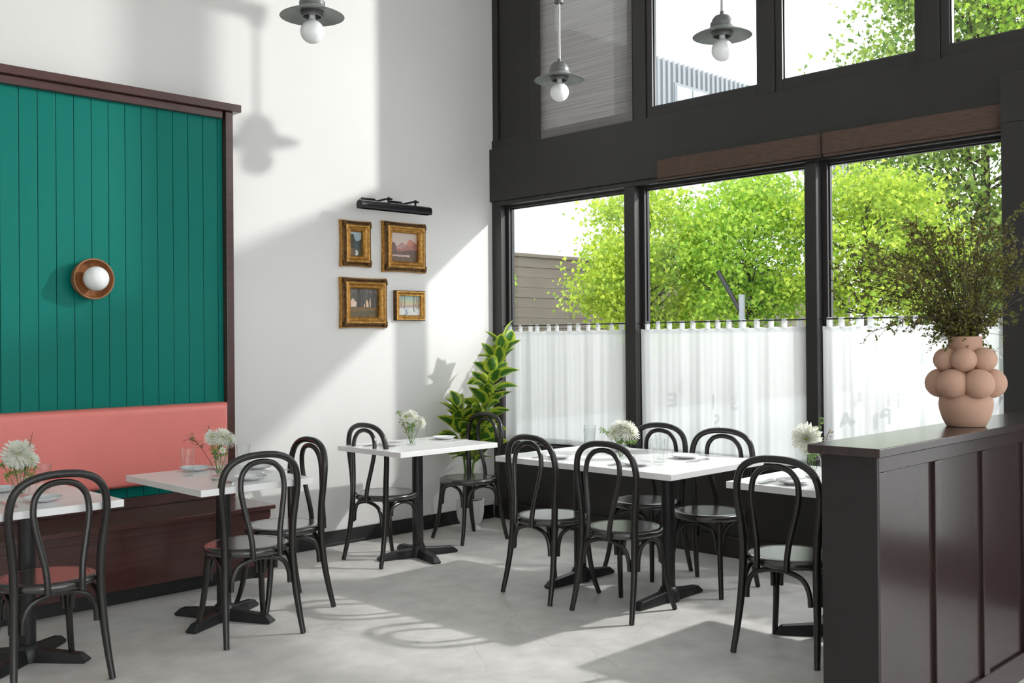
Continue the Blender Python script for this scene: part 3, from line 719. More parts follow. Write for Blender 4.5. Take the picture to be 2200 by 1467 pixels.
# ================================================================ PAINTINGS
def hsh(x, y, s=0):
    v = math.sin(x*127.1+y*311.7+s*74.7)*43758.5453; return v-math.floor(v)
def vn(x, y, s=0):
    xi, yi = math.floor(x), math.floor(y); fx, fy = x-xi, y-yi; fx = fx*fx*(3-2*fx); fy = fy*fy*(3-2*fy)
    a = hsh(xi, yi, s)*(1-fx)+hsh(xi+1, yi, s)*fx; b = hsh(xi, yi+1, s)*(1-fx)+hsh(xi+1, yi+1, s)*fx
    return a*(1-fy)+b*fy
def fbm(x, y, s=0): return .55*vn(x, y, s)+.28*vn(x*2.1, y*2.1, s+1)+.17*vn(x*4.3, y*4.3, s+2)
def mixc(a, b, t):
    t = max(0, min(1, t)); return tuple(p+(q-p)*t for p, q in zip(a, b))
def p_gorge(u, v):     # shady river gorge with a little cascade
    c = mixc((120, 140, 150), (190, 205, 210), fbm(u*4, v*4, 1)) if v > .62 else mixc((70, 95, 110), (120, 140, 150), v)
    if v < .45+.25*fbm(u*3, 2, 3)+.1*u: c = mixc((35, 48, 50), (85, 100, 105), fbm(u*6, v*6, 4))
    if u < .42-.1*v+.2*fbm(v*5, 1, 5) and v < .9: c = mixc((28, 30, 24), (70, 68, 48), fbm(u*9, v*9, 6))
    if v < .3: c = mixc((45, 50, 42), (120, 110, 85), fbm(u*8, v*8, 7))
    if u < .35 and v < .32: c = mixc((150, 110, 70), (90, 60, 40), fbm(u*9, v*9, 8))
    if abs(u-.55-.08*math.sin(v*12)) < .11-.2*abs(v-.1) and v < .24: c = mixc((225, 225, 220), (150, 160, 165), fbm(u*14, v*7, 9))
    return c
def p_peaks(u, v):     # rose coloured peaks above a lake
    c = mixc((205, 180, 165), (190, 180, 172), fbm(u*3, v*5, 1))
    far = .52+.14*math.exp(-((u-.45)/.13)**2)+.05*fbm(u*9, 1, 2)
    if v < far: c = mixc((190, 150, 140), (150, 115, 110), fbm(u*8, v*8, 3))
    pk = .42+.30*math.exp(-((u-.72)/.14)**2)+.22*math.exp(-((u-.93)/.15)**2)+.05*fbm(u*11, 3, 4)
    if v < pk: c = mixc((205, 130, 110), (115, 82, 78), fbm(u*9, v*9, 5)*.7+(.62-v)*1.2)
    lf = .68*math.exp(-((u-.1)/.16)**4) if u < .35 else 0
    if v < max(lf, .42-.5*u) - .04*fbm(u*20, 2, 6): c = mixc((92, 66, 62), (125, 95, 90), fbm(u*12, v*6, 7))
    if v < .36+.35*max(0, u-.45)*(1.3-u): c = mixc((88, 66, 58), (118, 92, 82), fbm(u*9, v*9, 8))
    if .15 < v < .235 and u < .72: c = mixc((215, 190, 180), (165, 135, 125), fbm(u*5, v*25, 9))
    if v < .15+.05*fbm(u*6, 1, 10): c = mixc((78, 58, 42), (125, 98, 70), fbm(u*14, v*14, 11))
    return c
def p_grove(u, v):     # dark grove with glowing gaps and ochre ground
    c = mixc((62, 62, 58), (98, 94, 84), fbm(u*10, v*10, 1))
    if v > .85: c = mixc(c, (120, 112, 105), fbm(u*7, v*7, 2))
    for cu, w_, h_, col in ((.13, .16, .72, (205, 165, 150)), (.62, .11, .66, (215, 170, 120)), (.76, .05, .74, (200, 165, 130))):
        e = abs(u-cu)/w_; lim = h_-.2*e-.08*fbm(u*14, v*9, 3)
        if e < 1 and .36 < v < lim: c = mixc(col, (235, 215, 195), fbm(u*9, v*9, 4)*.8)
    for tu, w_ in ((.30, .035), (.37, .045), (.47, .028), (.56, .02), (.70, .02), (.80, .025), (.86, .03)):
        if abs(u-tu-.02*math.sin(v*7+tu*9)) < w_*(1.2-.5*v) and v > .3: c = mixc((46, 40, 34), (70, 62, 54), fbm(u*20, v*6, 5))
    if v < .36-.04*fbm(u*5, 2, 6): c = mixc((150, 105, 55), (95, 75, 45), fbm(u*6, v*14, 7))
    if v < .22 and fbm(u*5, v*7, 8) > .45: c = mixc((72, 70, 44), (100, 88, 52), fbm(u*12, v*12, 9))
    return c
def p_snow(u, v):      # winter birches on snow, pastel sky
    c = mixc((225, 190, 130), (150, 180, 170), (v-.42)/.5)
    if v < .52+.06*fbm(u*8, 1, 1): c = mixc((165, 150, 150), (200, 170, 150), fbm(u*10, v*10, 2))
    if v < .36+.06*fbm(u*4, 1, 3): c = mixc((205, 208, 208), (225, 222, 212), fbm(u*6, v*8, 4))
    if v < .36 and abs(u-.28-.55*(v-.02)-.06*math.sin(v*18)) < .14*(.42-v)+.02: c = mixc((135, 155, 175), (175, 185, 190), fbm(u*5, v*15, 5))
    for tu, w_, lo in ((.06, .012, .3), (.15, .01, .34), (.28, .016, .3), (.72, .022, .18), (.84, .012, .3), (.93, .014, .27)):
        if abs(u-tu-.015*math.sin(v*9)) < w_ and v > lo: c = mixc((118, 104, 92), (90, 80, 72), fbm(u*30, v*9, 6))
    if v > .5 and fbm(u*9, v*9, 7) > .62 and (u < .35 or u > .6): c = mixc(c, (150, 120, 115), .5)
    return c
def painting_mat():
    M = bpy.data.materials.new('oil_paint'); M.use_nodes = True; nt = M.node_tree
    a = nt.nodes.new('ShaderNodeVertexColor'); a.layer_name = 'paint'; b = nt.nodes['Principled BSDF']
    nt.links.new(a.outputs[0], b.inputs['Base Color']); b.inputs['Roughness'].default_value = .45
    n = nt.nodes.new('ShaderNodeTexNoise'); n.inputs['Scale'].default_value = 90
    bp = nt.nodes.new('ShaderNodeBump'); bp.inputs['Strength'].default_value = .15; bp.inputs['Distance'].default_value = .003
    tc = nt.nodes.new('ShaderNodeTexCoord'); nt.links.new(tc.outputs['Object'], n.inputs['Vector'])
    nt.links.new(n.outputs['Fac'], bp.inputs['Height']); nt.links.new(bp.outputs[0], b.inputs['Normal'])
    return M
PAINT = painting_mat()
def picture(x0, x1, z0, z1, fwid, fn, label, plain=False):
    w, h = x1-x0, z1-z0
    t = thing('framed_painting', label, 'painting', 'gilt framed paintings on the white wall', ((x0+x1)/2, 0, (z0+z1)/2))
    if plain: prof = [(0, .0), (0, .03), (.006, .036), (.014, .036), (.018, .03), (.03, .024), (.036, .026), (fwid, .02), (fwid, .008)]
    else: prof = [(0, 0), (0, .022), (.006, .03), (.012, .03), (.02, .036), (.03, .05), (.038, .055), (.045, .053), (.05, .044), (.062, .038), (.068, .041), (.074, .038), (.078, .033), (fwid, .028), (fwid, .008)]
    N = 16; vs = []; fs = []
    for d, tt in prof:
        for side in range(4):
            for i in range(N):
                s = i/N
                bul = 0 if plain else .005*(abs(2*s-1)**2.2-.5)*max(0, 1-d/.05)
                a, b_ = w/2-d, h/2-d
                if side == 0: p = (-a+2*a*s, 0, -b_-bul)
                elif side == 1: p = (a+bul, 0, -b_+2*b_*s)
                elif side == 2: p = (a-2*a*s, 0, b_+bul)
                else: p = (-a-bul, 0, b_-2*b_*s)
                vs.append((p[0], -.001-tt, p[2]))
    n = 4*N
    cuts = ((0, 2, 'outer_moulding', GOLDD), (2, 6, 'frame', GOLD), (6, len(prof)-1, 'inner_moulding', GOLD)) if plain else ((0, 2, 'outer_moulding', GOLD), (2, 5, 'cove', GOLDD), (5, 9, 'frame', GOLD), (9, len(prof)-1, 'inner_moulding', GOLD))
    for j0, j1, nm, mt_ in cuts:
        fs = []
        for j in range(j0, j1):
            for i in range(n): fs.append((j*n+i, (j+1)*n+i, (j+1)*n+(i+1) % n, j*n+(i+1) % n))
        mb_ = MB(); mb_.add(vs[j0*n:(j1+1)*n], [tuple(q-j0*n for q in f_) for f_ in fs])
        part(nm, mb_, mt_, t, smooth=40)
    if not plain:
        for sx in (-1, 1):
            for sz in (-1, 1):
                om = MB(); rg = random.Random(int(sx*3+sz*7+x0*100))
                for k in range(9):
                    q = k/8; ax = .012+.05*q
                    for (px_, pz_) in ((ax, .014+.02*(1-q)), (.014+.02*(1-q), ax)):
                        om.sphere((sx*(w/2-px_-.006), -.036-.006*(1-q), sz*(h/2-pz_-.006)), .0085*(1.15-.6*q)*rg.uniform(.85, 1.15), 8, 6)
                om.sphere((sx*(w/2-.022), -.04, sz*(h/2-.022)), .015, 10, 8, sy=.7)
                part('corner_ornament', om, GOLDD, t)
        for sx, L_, ax_ in ((1, h, 'z'), (-1, h, 'z'), (1, w, 'x'), (-1, w, 'x')):
            bm_ = MB(); ll = L_/2-.07; k = max(6, int(ll*2/.012))
            for i in range(k):
                c = -ll+2*ll*(i+.5)/k
                bm_.sphere((sx*(w/2-.07), -.04, c) if ax_ == 'z' else (c, -.04, sx*(h/2-.07)), .0048, 6, 4)
            part('beading', bm_, GOLD, t)
    # painted panel
    n1 = 110; n2 = max(40, int(110*(h-2*fwid)/(w-2*fwid))); a, b_ = w/2-fwid, h/2-fwid
    vs = []; fs = []; cols = []
    for j in range(n2+1):
        for i in range(n1+1):
            u, v = i/n1, j/n2; vs.append((-a+2*a*u, -.012, -b_+2*b_*v)); cols.append((*lin(fn(u, v)), 1))
    for j in range(n2):
        for i in range(n1): fs.append((j*(n1+1)+i, j*(n1+1)+i+1, (j+1)*(n1+1)+i+1, (j+1)*(n1+1)+i))
    me = MB().add(vs, fs).mesh('canvas', PAINT, smooth=0)
    at = me.color_attributes.new('paint', 'FLOAT_COLOR', 'POINT')
    at.data.foreach_set('color', [c for q in cols for c in q])
    put('canvas', me, t)
picture(-1.50, -1.235, 1.962, 2.292, .08, p_gorge, 'gilt framed dark gorge landscape, tall narrow one at upper left')
picture(-1.13, -.722, 1.94, 2.312, .08, p_peaks, 'gilt framed painting of rose coloured mountain peaks')
picture(-1.505, -1.095, 1.525, 1.886, .08, p_grove, 'gilt framed painting of a dark tree grove above ochre ground')
picture(-1.02, -.738, 1.582, 1.805, .04, p_snow, 'small gilt framed winter landscape with bare trees on snow', True)

# ================================================================ CURTAINS
def curtain(y0, y1, ntab, label, rlabel, seed):
    rg = random.Random(seed)
    X0 = .028
    tag(put('curtain_rod', MB().tube([(X0, y0, 1.542), (X0, y1, 1.542)], .005, 10).mesh('curtain_rod', IRON)), rlabel, 'rod', 'cafe curtain rods')
    t = thing('cafe_curtain', label, 'curtain', 'sheer cafe curtains', (X0, (y0+y1)/2, 0))
    w = (y1-y0)-.03; n = 260; nz = 14
    ph = [rg.uniform(0, 6.3) for _ in range(6)]
    def fold(s, q):
        k = ntab*2*PI*s
        kk = k*.42+1.3*math.sin(5*s+ph[0])+.8*math.sin(11*s+ph[4])
        a = .012*math.tanh(1.6*math.sin(kk+ph[2]))+.005*math.sin(k*.77+ph[1]+.9*math.sin(4*s+ph[2]))+.002*math.sin(k*1.9+ph[3])
        return a*(.55+.55*q)+.003*math.sin(9*s+ph[4])*q
    vs = []; fs = []
    zt_, zb_ = 1.500, SILL+.012
    for j in range(nz+1):
        q = j/nz
        for i in range(n+1):
            s = i/n
            sag = -.006*abs(math.sin(PI*s*(ntab-1)))*(1-q)**6
            vs.append((fold(s, q), -w/2+w*s+.004*math.sin(7*s*ntab*.5+ph[5])*q, zt_+sag-(zt_-zb_+sag)*q+.004*math.sin(5*s+ph[1])*q*q))
    for j in range(nz):
        for i in range(n): fs.append((j*(n+1)+i, j*(n+1)+i+1, (j+1)*(n+1)+i+1, (j+1)*(n+1)+i))
    part('cloth', MB().add(vs, fs), SHEER, t, smooth=180)
    # double-thickness hems
    for zz0, zz1, q in ((1.47, 1.4985, .03), (SILL+.016, SILL+.055, .96)):
        hv = []; hf = []
        for i in range(n+1):
            s = i/n
            for z in (zz0, zz1): hv.append((fold(s, q)-.003, -w/2+w*s, z-.005*(1-q)))
        for i in range(n): hf.append((2*i, 2*i+2, 2*i+3, 2*i+1))
        part('hem', MB().add(hv, hf), SHEER, t, smooth=180)
    tm = MB(); pr = [(-.0065, 1.492), (-.0075, 1.535), (-.005, 1.5485), (0, 1.5505), (.005, 1.5485), (.0075, 1.535), (.0065, 1.492)]
    vs = [(x_, -.0165, z) for x_, z in pr]+[(x_, .0165, z) for x_, z in pr]; k = len(pr)
    tab = MB().add(vs, [(i, i+1, k+i+1, k+i) for i in range(k-1)]).mesh('tab', SHEER, smooth=60)
    for i in range(ntab):
        s = (i+.5)/ntab+rg.uniform(-.012, .012)
        put('tab', tab, t, (fold(s, 0), -w/2+w*s, 0), (0, 0, rg.uniform(-.25, .25)))
curtain(-1.375, -.105, 12, 'sheer white cafe curtain in the window nearest the corner', 'thin black curtain rod in the window nearest the corner', 1)
curtain(-2.79, -1.47, 13, 'sheer white cafe curtain in the middle window', 'thin black curtain rod in the middle window', 2)
curtain(-3.975, -2.87, 12, 'sheer white cafe curtain behind the bubble vase', 'thin black curtain rod behind the bubble vase', 3)

# ================================================================ WINDOW LETTERING (on the outside of the glass, reads from the street)
def letters(txt, y, z, h, label):
    c = bpy.data.curves.new('lettering', 'FONT'); c.body = txt; c.size = h/.70; c.extrude = .0004; c.offset = .004; c.space_character = 1.05
    o = bpy.data.objects.new('tmp', c); COL.objects.link(o); dg = bpy.context.evaluated_depsgraph_get()
    me = bpy.data.meshes.new_from_object(o.evaluated_get(dg)); bpy.data.objects.remove(o)
    me.materials.clear(); me.materials.append(LETTER)
    w = put('window_lettering', me, None, (.098, y, z), (R(90), 0, R(90)))
    tag(w, label, 'lettering', 'vinyl lettering on the window glass')
letters('PI', -3.335, 1.02, .08, 'letters P I seen reversed through the curtain behind the bubble vase')
letters('A', -3.12, 1.02, .08, 'letter A seen reversed through the curtain left of the bubble vase')
letters('V', -3.90, 1.02, .08, 'letter V fragment seen through the curtain right of the bubble vase')
letters('E', -1.875, 1.07, .085, 'letter E seen reversed through the middle curtain')
letters('I', -2.18, 1.07, .085, 'letter I in the upper line seen through the middle curtain')
letters('S', -2.235, .955, .09, 'letter S in the lower line seen through the middle curtain')
letters('I', -.585, .955, .085, 'letter I seen through the curtain nearest the corner')

# ================================================================ ROLLER SHADES
rs = thing('roller_shade', 'grey woven roller shade covering the upper window nearest the corner', 'shade')
rv = []; rf = []
rg = random.Random(4)
for i in range(61):
    z = TS+.004+(4.38-TS)*i/60
    xx = -.016+.0022*math.sin(i*1.9)*(i/60)+rg.uniform(-.0012, .0012)*(i/50)
    rv += [(xx, -1.462, z), (xx, -.57, z)]
for i in range(60): rf.append((2*i, 2*i+1, 2*i+3, 2*i+2))
part('cloth', MB().add(rv, rf), SHADEG, rs, smooth=60)
part('bottom_bar', MB().tube([(-.016, -1.461, TS+.006), (-.016, -.571, TS+.006)], .006, 8), SHADEG, rs)
part('roller', MB().tube([(-.045, -1.47, 4.39), (-.045, -.565, 4.39)], .03, 14), SHADEG, rs)
for a, b, l in ((-2.925, -1.703, 'brown woven shade rolled up above the middle window'), (-4.0, -2.932, 'brown woven shade rolled up above the window behind the bubble vase')):
    t = thing('woven_shade', l, 'shade', 'brown woven shades', (0, 0, 0))
    part('fabric', MB().box(-.065, -.031, a, b, 2.53, 2.66), WEAVE, t, bevel=.012)
    part('fabric_fold', MB().box(-.058, -.032, a+.005, b-.005, 2.515, 2.529), WEAVE, t, bevel=.004)
    part('bottom_bar', MB().tube([(-.04, a+.002, 2.507), (-.04, b-.002, 2.507)], .007, 8), DARKM, t)
def bead_cord(y, z0, z1, label, x=-.07):
    t = thing('bead_chain', label, 'chain', 'shade pull chains', (x, y, 0))
    part('cord', MB().tube([(0, 0, z0), (0, 0, z1)], .0008, 5).tube([(0, -.022, z0), (0, -.022, z1)], .0008, 5).tube(cr([(0, 0, z0), (0, -.011, z0-.012), (0, -.022, z0)], 4), .0008, 5), DARKM, t)
    bm_ = MB(); k = int((z1-z0)/.0125)
    for i in range(k):
        for yy in (0, -.022): bm_.sphere((0, yy, z0+i*.0125), .0026, 6, 4)
    o = part('beads', bm_, DARKM, t); o['kind'] = 'stuff'
bead_cord(-3.455, 2.86, 4.3, 'fine bead chain hanging beside the upper right window')
bead_cord(-2.918, 2.44, 2.66, 'fine bead chain at the joint between the two brown shades', -.075)

# ================================================================ BUBBLE VASE + BRANCHES
VX, VY = -1.53, -4.335; k_ = 4.06/2176.7
bv = thing('bubble_vase', 'blush clay vase of stacked bubbles standing on the partition', 'vase', None, (VX, VY, PZT+.0005))
part('vase_base', MB().lathe([(.070, 0), (.074, .003), (.088, .03), (.099, .065), (.102, .09), (.098, .115), (.085, .135), (.07, .15)], 40), CLAY, bv, smooth=60)
part('vase_core', MB().lathe([(.06, .13), (.075, .18), (.072, .23), (.06, .28), (.062, .31), (.0635, .318), (.0635, .358), (.0575, .358), (.056, .30)], 40), CLAY, bv, smooth=60)
LB = MB().sphere((0, 0, 0), .060, 28, 18, sz=.98).mesh('bubble', CLAY); UB = MB().sphere((0, 0, 0), .049, 28, 18, sz=.98).mesh('bubble', CLAY)
vang = math.atan2(-5.938-VY, -5.674-VX)
for i in range(6):
    a = vang+R(30)+i*PI/3; put('bubble', LB, bv, (.092*math.cos(a), .092*math.sin(a), .172))
for i in range(6):
    a = vang+R(-4)+i*PI/3; put('bubble', UB, bv, (.078*math.cos(a), .078*math.sin(a), .266))
rg = random.Random(11)
bq = thing('branch_bouquet', 'wild olive green and brown dried branches in the bubble vase', 'branches', None, (VX, VY, PZT+.30))
RT = Vector((.71, -.704, 0)); DP = Vector((.704, .71, 0))
def rvec(r): return Vector((r.gauss(0, 1), r.gauss(0, 1), r.gauss(0, 1)))
for bi in range(66):
    # lean in camera-right (l) and depth (d)
    l = rg.uniform(-.50, .50); d = rg.uniform(-.30, .30)
    hgt = .50*math.sqrt(max(.05, 1-(l/.62)**2))*rg.uniform(.55, 1.05)
    if bi < 5: l, d, hgt = (-.53, -.45, -.36, -.50, -.30)[bi], (.02, -.1, .08, .05, -.05)[bi], (.30, .36, .02, .18, .07)[bi]
    if bi in (5, 6, 7): l, d, hgt = (-.05, .1, .22)[bi-5], 0, (.56, .55, .50)[bi-5]
    p0 = RT*rg.uniform(-.03, .03)+DP*rg.uniform(-.03, .03)+Vector((0, 0, -.02))
    p1 = RT*l*.12+DP*d*.12+Vector((0, 0, .075)); tip = RT*l+DP*d+Vector((0, 0, hgt+.06))
    mid = RT*l*.5+DP*d*.5+Vector((0, 0, max(.12, (hgt+.06)*.62+.05)))
    P = cr([p0, p1, mid, tip], 7); st = MB(); st.tube(P, [.0022-.0014*i/(len(P)-1) for i in range(len(P))], 5)
    lv = MB(); fl = MB()
    def leaf(c, a, b, L, mbx):
        mbx.add([c, c+a*L*.5+b*L*.3, c+a*L, c+a*L*.5-b*L*.3], [(0, 1, 2, 3)])
    for ti in range(14):
        s = rg.uniform(.30, 1.0); p = P[min(len(P)-1, int(s*(len(P)-1)))]
        ax = (P[-1]-P[len(P)//2]).normalized()
        dirn = (ax*.75+rvec(rg)*.55).normalized(); L = rg.uniform(.035, .10)*(1.25-.5*s)
        q1 = p+dirn*L*.6+Vector((0, 0, -.004)); q2 = p+dirn*L+Vector((0, 0, -.012))
        st.tube([p, q1, q2], [.0010, .0008, .0005], 4)
        for k in range(13):
            f = rg.random(); c = p.lerp(q1, f) if f < .5 else q1.lerp(q2, f)
            c = c+rvec(rg)*.004
            a = (dirn*.3+rvec(rg)*.8).normalized(); b = a.cross(rvec(rg))
            if b.length < 1e-3: continue
            b.normalize()
            if rg.random() < .33: leaf(c, a, b, rg.uniform(.005, .009), fl)
            else: leaf(c, a, b, rg.uniform(.011, .021), lv)
    for k in range(16):
        p = P[rg.randrange(4, len(P))]; a = rvec(rg).normalized(); b = a.cross(rvec(rg)).normalized()
        leaf(p, a, b, rg.uniform(.009, .018), lv)
    br = part('branch', st, STEMB, bq)
    o = part('leaves', lv, DRYLEAF, br, smooth=0); o['kind'] = 'stuff'
    o = part('blossoms', fl, DRYFLOW, br, smooth=0); o['kind'] = 'stuff'

# ================================================================ RUBBER PLANT
POTX, POTY = -.50, -.255
pot = thing('plant_pot', 'white footed ceramic planter with fluted lobes by the corner', 'pot', None, (POTX, POTY, 0))
mbp = MB(); nseg = 64; prof = [(.080, 0), (.084, .006), (.070, .022), (.058, .035), (.078, .05), (.098, .085), (.106, .13), (.107, .19), (.1075, .222), (.1065, .226), (.098, .226), (.097, .20)]
vs = []; fs = []
for r, z in prof:
    lob = 0.06 if .04 < z < .215 else 0
    for i in range(nseg):
        a = 2*PI*i/nseg; rr = r*(1-lob*(1-abs(math.sin(a*4)))**2); vs.append((rr*math.cos(a), rr*math.sin(a), z))
for j in range(len(prof)-1):
    for i in range(nseg): fs.append((j*nseg+i, j*nseg+(i+1) % nseg, (j+1)*nseg+(i+1) % nseg, (j+1)*nseg+i))
fs.append(tuple(range(nseg-1, -1, -1)))
part('pot_body', mbp.add(vs, fs), POTW, pot, smooth=50)
part('soil', MB().lathe([(.0, .19), (.096, .195), (.096, .205), (.05, .21), (.0, .212)], 24, cap0=False, cap1=False), SOIL, pot)
def rubber_mat():
    M = bpy.data.materials.new('variegated_rubber_leaf'); M.use_nodes = True; nt = M.node_tree; N = nt.nodes; L = nt.links
    b = N['Principled BSDF']; b.inputs['Roughness'].default_value = .32
    uv = N.new('ShaderNodeVertexColor'); uv.layer_name = 'edge'
    tc = N.new('ShaderNodeTexCoord'); n = N.new('ShaderNodeTexNoise'); n.inputs['Scale'].default_value = 34; n.inputs['Detail'].default_value = 3
    oi = N.new('ShaderNodeObjectInfo')
    va = N.new('ShaderNodeVectorMath'); va.operation = 'ADD'; L.new(tc.outputs['Object'], va.inputs[0])
    cm = N.new('ShaderNodeCombineXYZ'); mu = N.new('ShaderNodeMath'); mu.operation = 'MULTIPLY'; mu.inputs[1].default_value = 9
    L.new(oi.outputs['Random'], mu.inputs[0]); L.new(mu.outputs[0], cm.inputs[0]); L.new(cm.outputs[0], va.inputs[1]); L.new(va.outputs[0], n.inputs['Vector'])
    m1 = N.new('ShaderNodeMath'); m1.operation = 'MULTIPLY_ADD'; m1.inputs[1].default_value = .55; m1.inputs[2].default_value = -.27
    L.new(n.outputs['Fac'], m1.inputs[0])
    m2 = N.new('ShaderNodeMath'); m2.operation = 'ADD'; L.new(uv.outputs[0], m2.inputs[0]); L.new(m1.outputs[0], m2.inputs[1])
    r = N.new('ShaderNodeValToRGB'); e = r.color_ramp.elements; e[0].position = .0; e[0].color = (.07, .17, .03, 1); e[1].position = .80; e[1].color = (.50, .60, .06, 1)
    x1 = e.new(.42); x1.color = (.045, .15, .022, 1); x2 = e.new(.52); x2.color = (.19, .33, .035, 1); x3 = e.new(.64); x3.color = (.40, .52, .05, 1)
    L.new(m2.outputs[0], r.inputs[0]); L.new(r.outputs[0], b.inputs['Base Color'])
    t = N.new('ShaderNodeBsdfTranslucent'); L.new(r.outputs[0], t.inputs[0]); mx = N.new('ShaderNodeMixShader'); mx.inputs[0].default_value = .35
    L.new(b.outputs[0], mx.inputs[1]); L.new(t.outputs[0], mx.inputs[2]); L.new(mx.outputs[0], N['Material Output'].inputs[0])
    return M
RUB = rubber_mat()
def rubber_leaf():
    vs = []; fs = []; cols = []; nu, nv = 10, 6; L_, Wd = .172, .056
    for i in range(nu+1):
        u = i/nu; wd = Wd*(math.sin(PI*min(1, u**.8))**.75)*(1 if u < .9 else .85) if 0 < u < 1 else .0015
        for j in range(nv+1):
            v = -1+2*j/nv
            vs.append((L_*u, wd*v, .018*abs(v)*math.sin(PI*u)-.045*u*u+.02*u))
            ed = max(abs(v), abs(2*u-1)**3); cols.append((ed, ed, ed, 1))
    for i in range(nu):
        for j in range(nv): fs.append((i*(nv+1)+j, (i+1)*(nv+1)+j, (i+1)*(nv+1)+j+1, i*(nv+1)+j+1))
    mb = MB().add(vs, fs); mb.tube([(-.03, 0, 0), (0, 0, 0)], .0025, 5); cols += [(.6, .6, .6, 1)]*10
    me = mb.mesh('leaf', RUB, smooth=60)
    at = me.color_attributes.new('edge', 'FLOAT_COLOR', 'POINT'); at.data.foreach_set('color', [c for q in cols for c in q])
    return me
RLEAF = rubber_leaf()
rp = thing('rubber_plant', 'variegated rubber plant with lime edged leaves in the corner', 'plant', None, (POTX, POTY, .205))
stems = [cr([(0, 0, 0), (.01, -.02, .25), (.05, -.06, .52), (.115, -.12, .84), (.19, -.18, 1.20)], 8), cr([(-.01, .0, 0), (-.03, .02, .25), (-.05, .03, .5), (-.06, .035, .70)], 8)]
for s in stems: part('trunk', MB().tube(s, [.011-.006*i/(len(s)-1) for i in range(len(s))], 8), STEMG, rp)
rg = random.Random(21)
def add_leaf(p, az, el, sc_, roll):
    q = Matrix.Rotation(az, 3, 'Z') @ Matrix.Rotation(-el, 3, 'Y') @ Matrix.Rotation(roll, 3, 'X')
    put('leaf', RLEAF, rp, p+q @ Vector((.025, 0, 0)), q.to_euler(), (sc_, sc_, sc_))
for si, (n, t0) in enumerate(((58, .30), (28, .42))):
    s = stems[si]
    for i in range(n):
        f = t0+(1-t0)*(i/(n-1)); p = s[min(len(s)-1, int(f*(len(s)-1)))]
        az = i*2.4+rg.uniform(-.3, .3); top = (i/(n-1))
        el = R(rg.uniform(5, 62))+R(30)*max(0, top-.75)*3
        sc_ = rg.uniform(.95, 1.28)*(1-.25*max(0, top-.8)*3)
        wp = Vector((POTX, POTY, .205))+p
        d = Vector((math.cos(az), math.sin(az), 0))
        # keep clear of the two walls
        for _ in range(8):
            e = wp+d*.22*sc_*math.cos(el)
            if e.y > -.05 or e.x > -.05:
                az += .45; d = Vector((math.cos(az), math.sin(az), 0))
            else: break
        add_leaf(p, az, el, sc_, rg.uniform(-.9, .9))

# ================================================================ OUTSIDE
struct('ground', MB().box(.15, 60, -40, 60, -.3, -.14), PAVE, smooth=0)
# brown block wall running away from the street, course by course
bw = thing('block_wall', 'brown concrete block boundary wall behind the street trees', 'wall')
part('core', MB().box(2.0, 22, 8.03, 8.3, -.14, 3.05), BLOCK, bw, smooth=0)
crs = MB().box(2.0, 22, 8.0, 8.029, .002, .198).mesh('course', BLOCK, bevel=.004)
for i in range(16): put('course', crs, bw, (0, .006*((i*7) % 3), -.14+.2*i))
part('coping', MB().box(2.0, 22, 7.96, 8.34, 3.061, 3.13), BLOCK, bw, bevel=.01)
# white building with ribbed metal top storey
wbld = thing('street_building', 'white building with ribbed grey metal top storey across the street', 'building')
part('lower_storeys', MB().box(-6, 27.5, 11, 24, -.14, 6.9), WBUILD, wbld, smooth=0)
part('upper_storey', MB().box(13.2, 29.5, 11.05, 24, 6.901, 9.2), GBUILD, wbld, smooth=0)
rib = MB().box(-.05, .05, 0, .06, 6.901, 9.23).mesh('rib', GBUILD, bevel=.006)
for i in range(68): put('rib', rib, wbld, (13.3+.24*i, 10.99, 0))
wf = part('upper_window', MB().box(17.6, 19.2, 10.95, 11.0, 7.2, 8.62), GBUILD, wbld, smooth=0)
part('pane', MB().box(17.68, 18.38, 10.93, 10.949, 7.28, 8.54), PGLASS, wf, smooth=0)
part('pane', MB().box(18.44, 19.12, 10.93, 10.949, 7.28, 8.54), PGLASS, wf, smooth=0)
# far pale block glimpsed between the right-hand trees
fb_ = thing('distant_building', 'pale distant building glimpsed between the right hand trees', 'building')
part('facade', MB().box(34, 42, -6, 9.5, -.14, 6.0), WBUILD, fb_, smooth=0)
for i in range(3):
    for j in range(4): part('window', MB().box(33.95, 33.999, -4+j*3, -2.2+j*3, 1.0+i*1.7, 2.0+i*1.7), PGLASS, fb_, smooth=0)
# street pole with stay
sp = thing('street_pole', 'grey street pole with a dark slanting stay among the trees', 'pole', None, (7.0, 2.12, -.14))
part('post', MB().lathe([(.06, 0), (.045, 1.86), (.045, 2.2)], 12), GBUILD, sp)
part('stay', MB().tube([(0, 0, 1.92), (-.12, .32, 2.55)], .035, 8), IRON, sp)

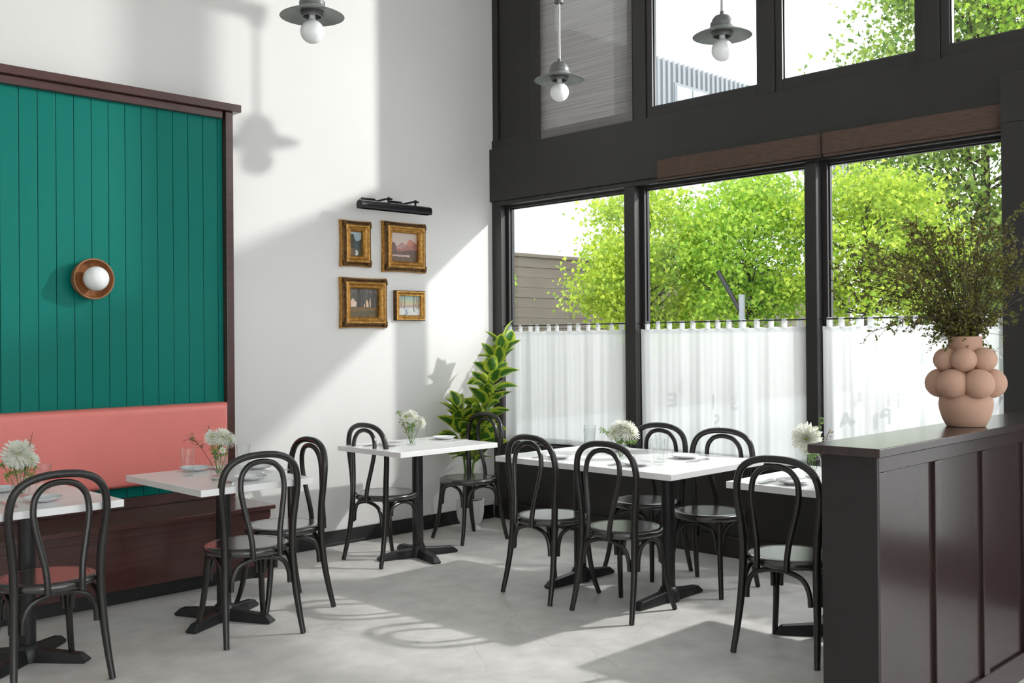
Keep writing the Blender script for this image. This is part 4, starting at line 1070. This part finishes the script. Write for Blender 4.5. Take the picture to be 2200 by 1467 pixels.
def tree(name, label, x, y, h, crown, rad, nclus, nleaf, lsize, mt, seed, trunk_r=.06, zbase=-.14, clus=.23):
    rg = np.random.default_rng(seed); r2 = random.Random(seed)
    t = thing(name, label, 'tree', 'street trees outside', (x, y, zbase))
    cz = crown-zbase
    st = MB(); st.tube([(0, 0, 0), (.03, .02, cz*.5), (0, 0, cz), (.02, 0, cz+rad[2]*.7)], [trunk_r, trunk_r*.8, trunk_r*.5, .01], 8)
    C_ = []
    for i in range(nclus):
        while True:
            p = rg.uniform(-1, 1, 3)
            q = np.linalg.norm(p)
            if .25 < q < 1: break
        p = p*(q**-.35)
        if np.linalg.norm(p) > 1: p /= np.linalg.norm(p)
        C_.append(p*np.array(rad)+np.array([0, 0, cz]))
    for c in C_[::2]:
        b0_ = Vector((0, 0, max(cz-rad[2]*.85, c[2]-.5*math.hypot(c[0], c[1])-.25)))
        e = Vector(c); mid = b0_.lerp(e, .5)+Vector((0, 0, -.06))
        st.tube(cr([b0_, mid, e], 3), [trunk_r*.28, trunk_r*.24, trunk_r*.2, trunk_r*.16, trunk_r*.12, trunk_r*.09, trunk_r*.06][:7], 5)
    part('trunk', st, BARK, t)
    per = nleaf//nclus; cen = np.repeat(np.array(C_), per, 0); n = len(cen)
    pos = cen+rg.normal(0, 1, (n, 3))*np.array([clus, clus, clus*.55])
    L_ = lsize*rg.uniform(.6, 1.25, n)
    a = rg.normal(0, 1, (n, 3)); a[:, 2] -= .4; a /= np.linalg.norm(a, axis=1, keepdims=True)
    b = np.cross(a, rg.normal(0, 1, (n, 3))); b /= np.linalg.norm(b, axis=1, keepdims=True)
    nn = np.cross(a, b)
    tv = [(0, 0, 0), (.30, .42, .05), (.55, .16, .0), (1, 0, -.12), (.55, -.16, .0), (.30, -.42, .05)]
    V = np.stack([pos+(a*u+b*v+nn*w_)*L_[:, None] for u, v, w_ in tv], 1).reshape(-1, 3)
    base = np.arange(n)[:, None]*6
    Fc = np.concatenate([base+np.array([[0, 1, 2]]), base+np.array([[0, 2, 4]]), base+np.array([[2, 3, 4]]), base+np.array([[0, 4, 5]])], 1).reshape(-1, 3)
    o = put('foliage', np_mesh('foliage', V, Fc, mt, False), t); o['kind'] = 'stuff'
    return t
tree('maple_tree', 'lime green maple behind the mullion between the first two windows', 8.0, 4.55, 5, 2.72, (1.2, 1.25, 1.28), 120, 17000, .082, LIME, 1)
tree('maple_tree', 'lime green maple in the middle window, beside the street pole', 8.2, 2.75, 5, 2.85, (1.05, 1.05, 1.25), 100, 14000, .082, LIME2, 2)
tree('maple_tree', 'pale lime maple behind the flowering branches, left in the third window', 8.5, .95, 5, 2.75, (1.15, 1.2, 1.15), 100, 14000, .078, LIME, 3)
tree('maple_tree', 'tall broad green tree filling the right hand windows', 13.0, .9, 10, 5.0, (2.6, 2.1, 4.4), 230, 42000, .115, MIDG, 4, .14, clus=.42)
tree('conifer_tree', 'dark conifer at the far right of the third window', 14.5, -1.3, 10, 4.3, (1.2, 1.3, 2.7), 120, 20000, .085, DEEPG, 5, .12)
tree('maple_tree', 'pale green tree crossing the top right upper window', 10.5, -1.2, 10, 7.1, (1.2, 1.3, 1.9), 90, 14000, .09, LIME2, 6, .1, clus=.3)
tree('young_tree', 'thin young tree at the left edge of the first window', 6.6, 6.95, 4, 2.35, (.22, .28, .9), 16, 700, .10, LIME2, 7, .025, clus=.1)
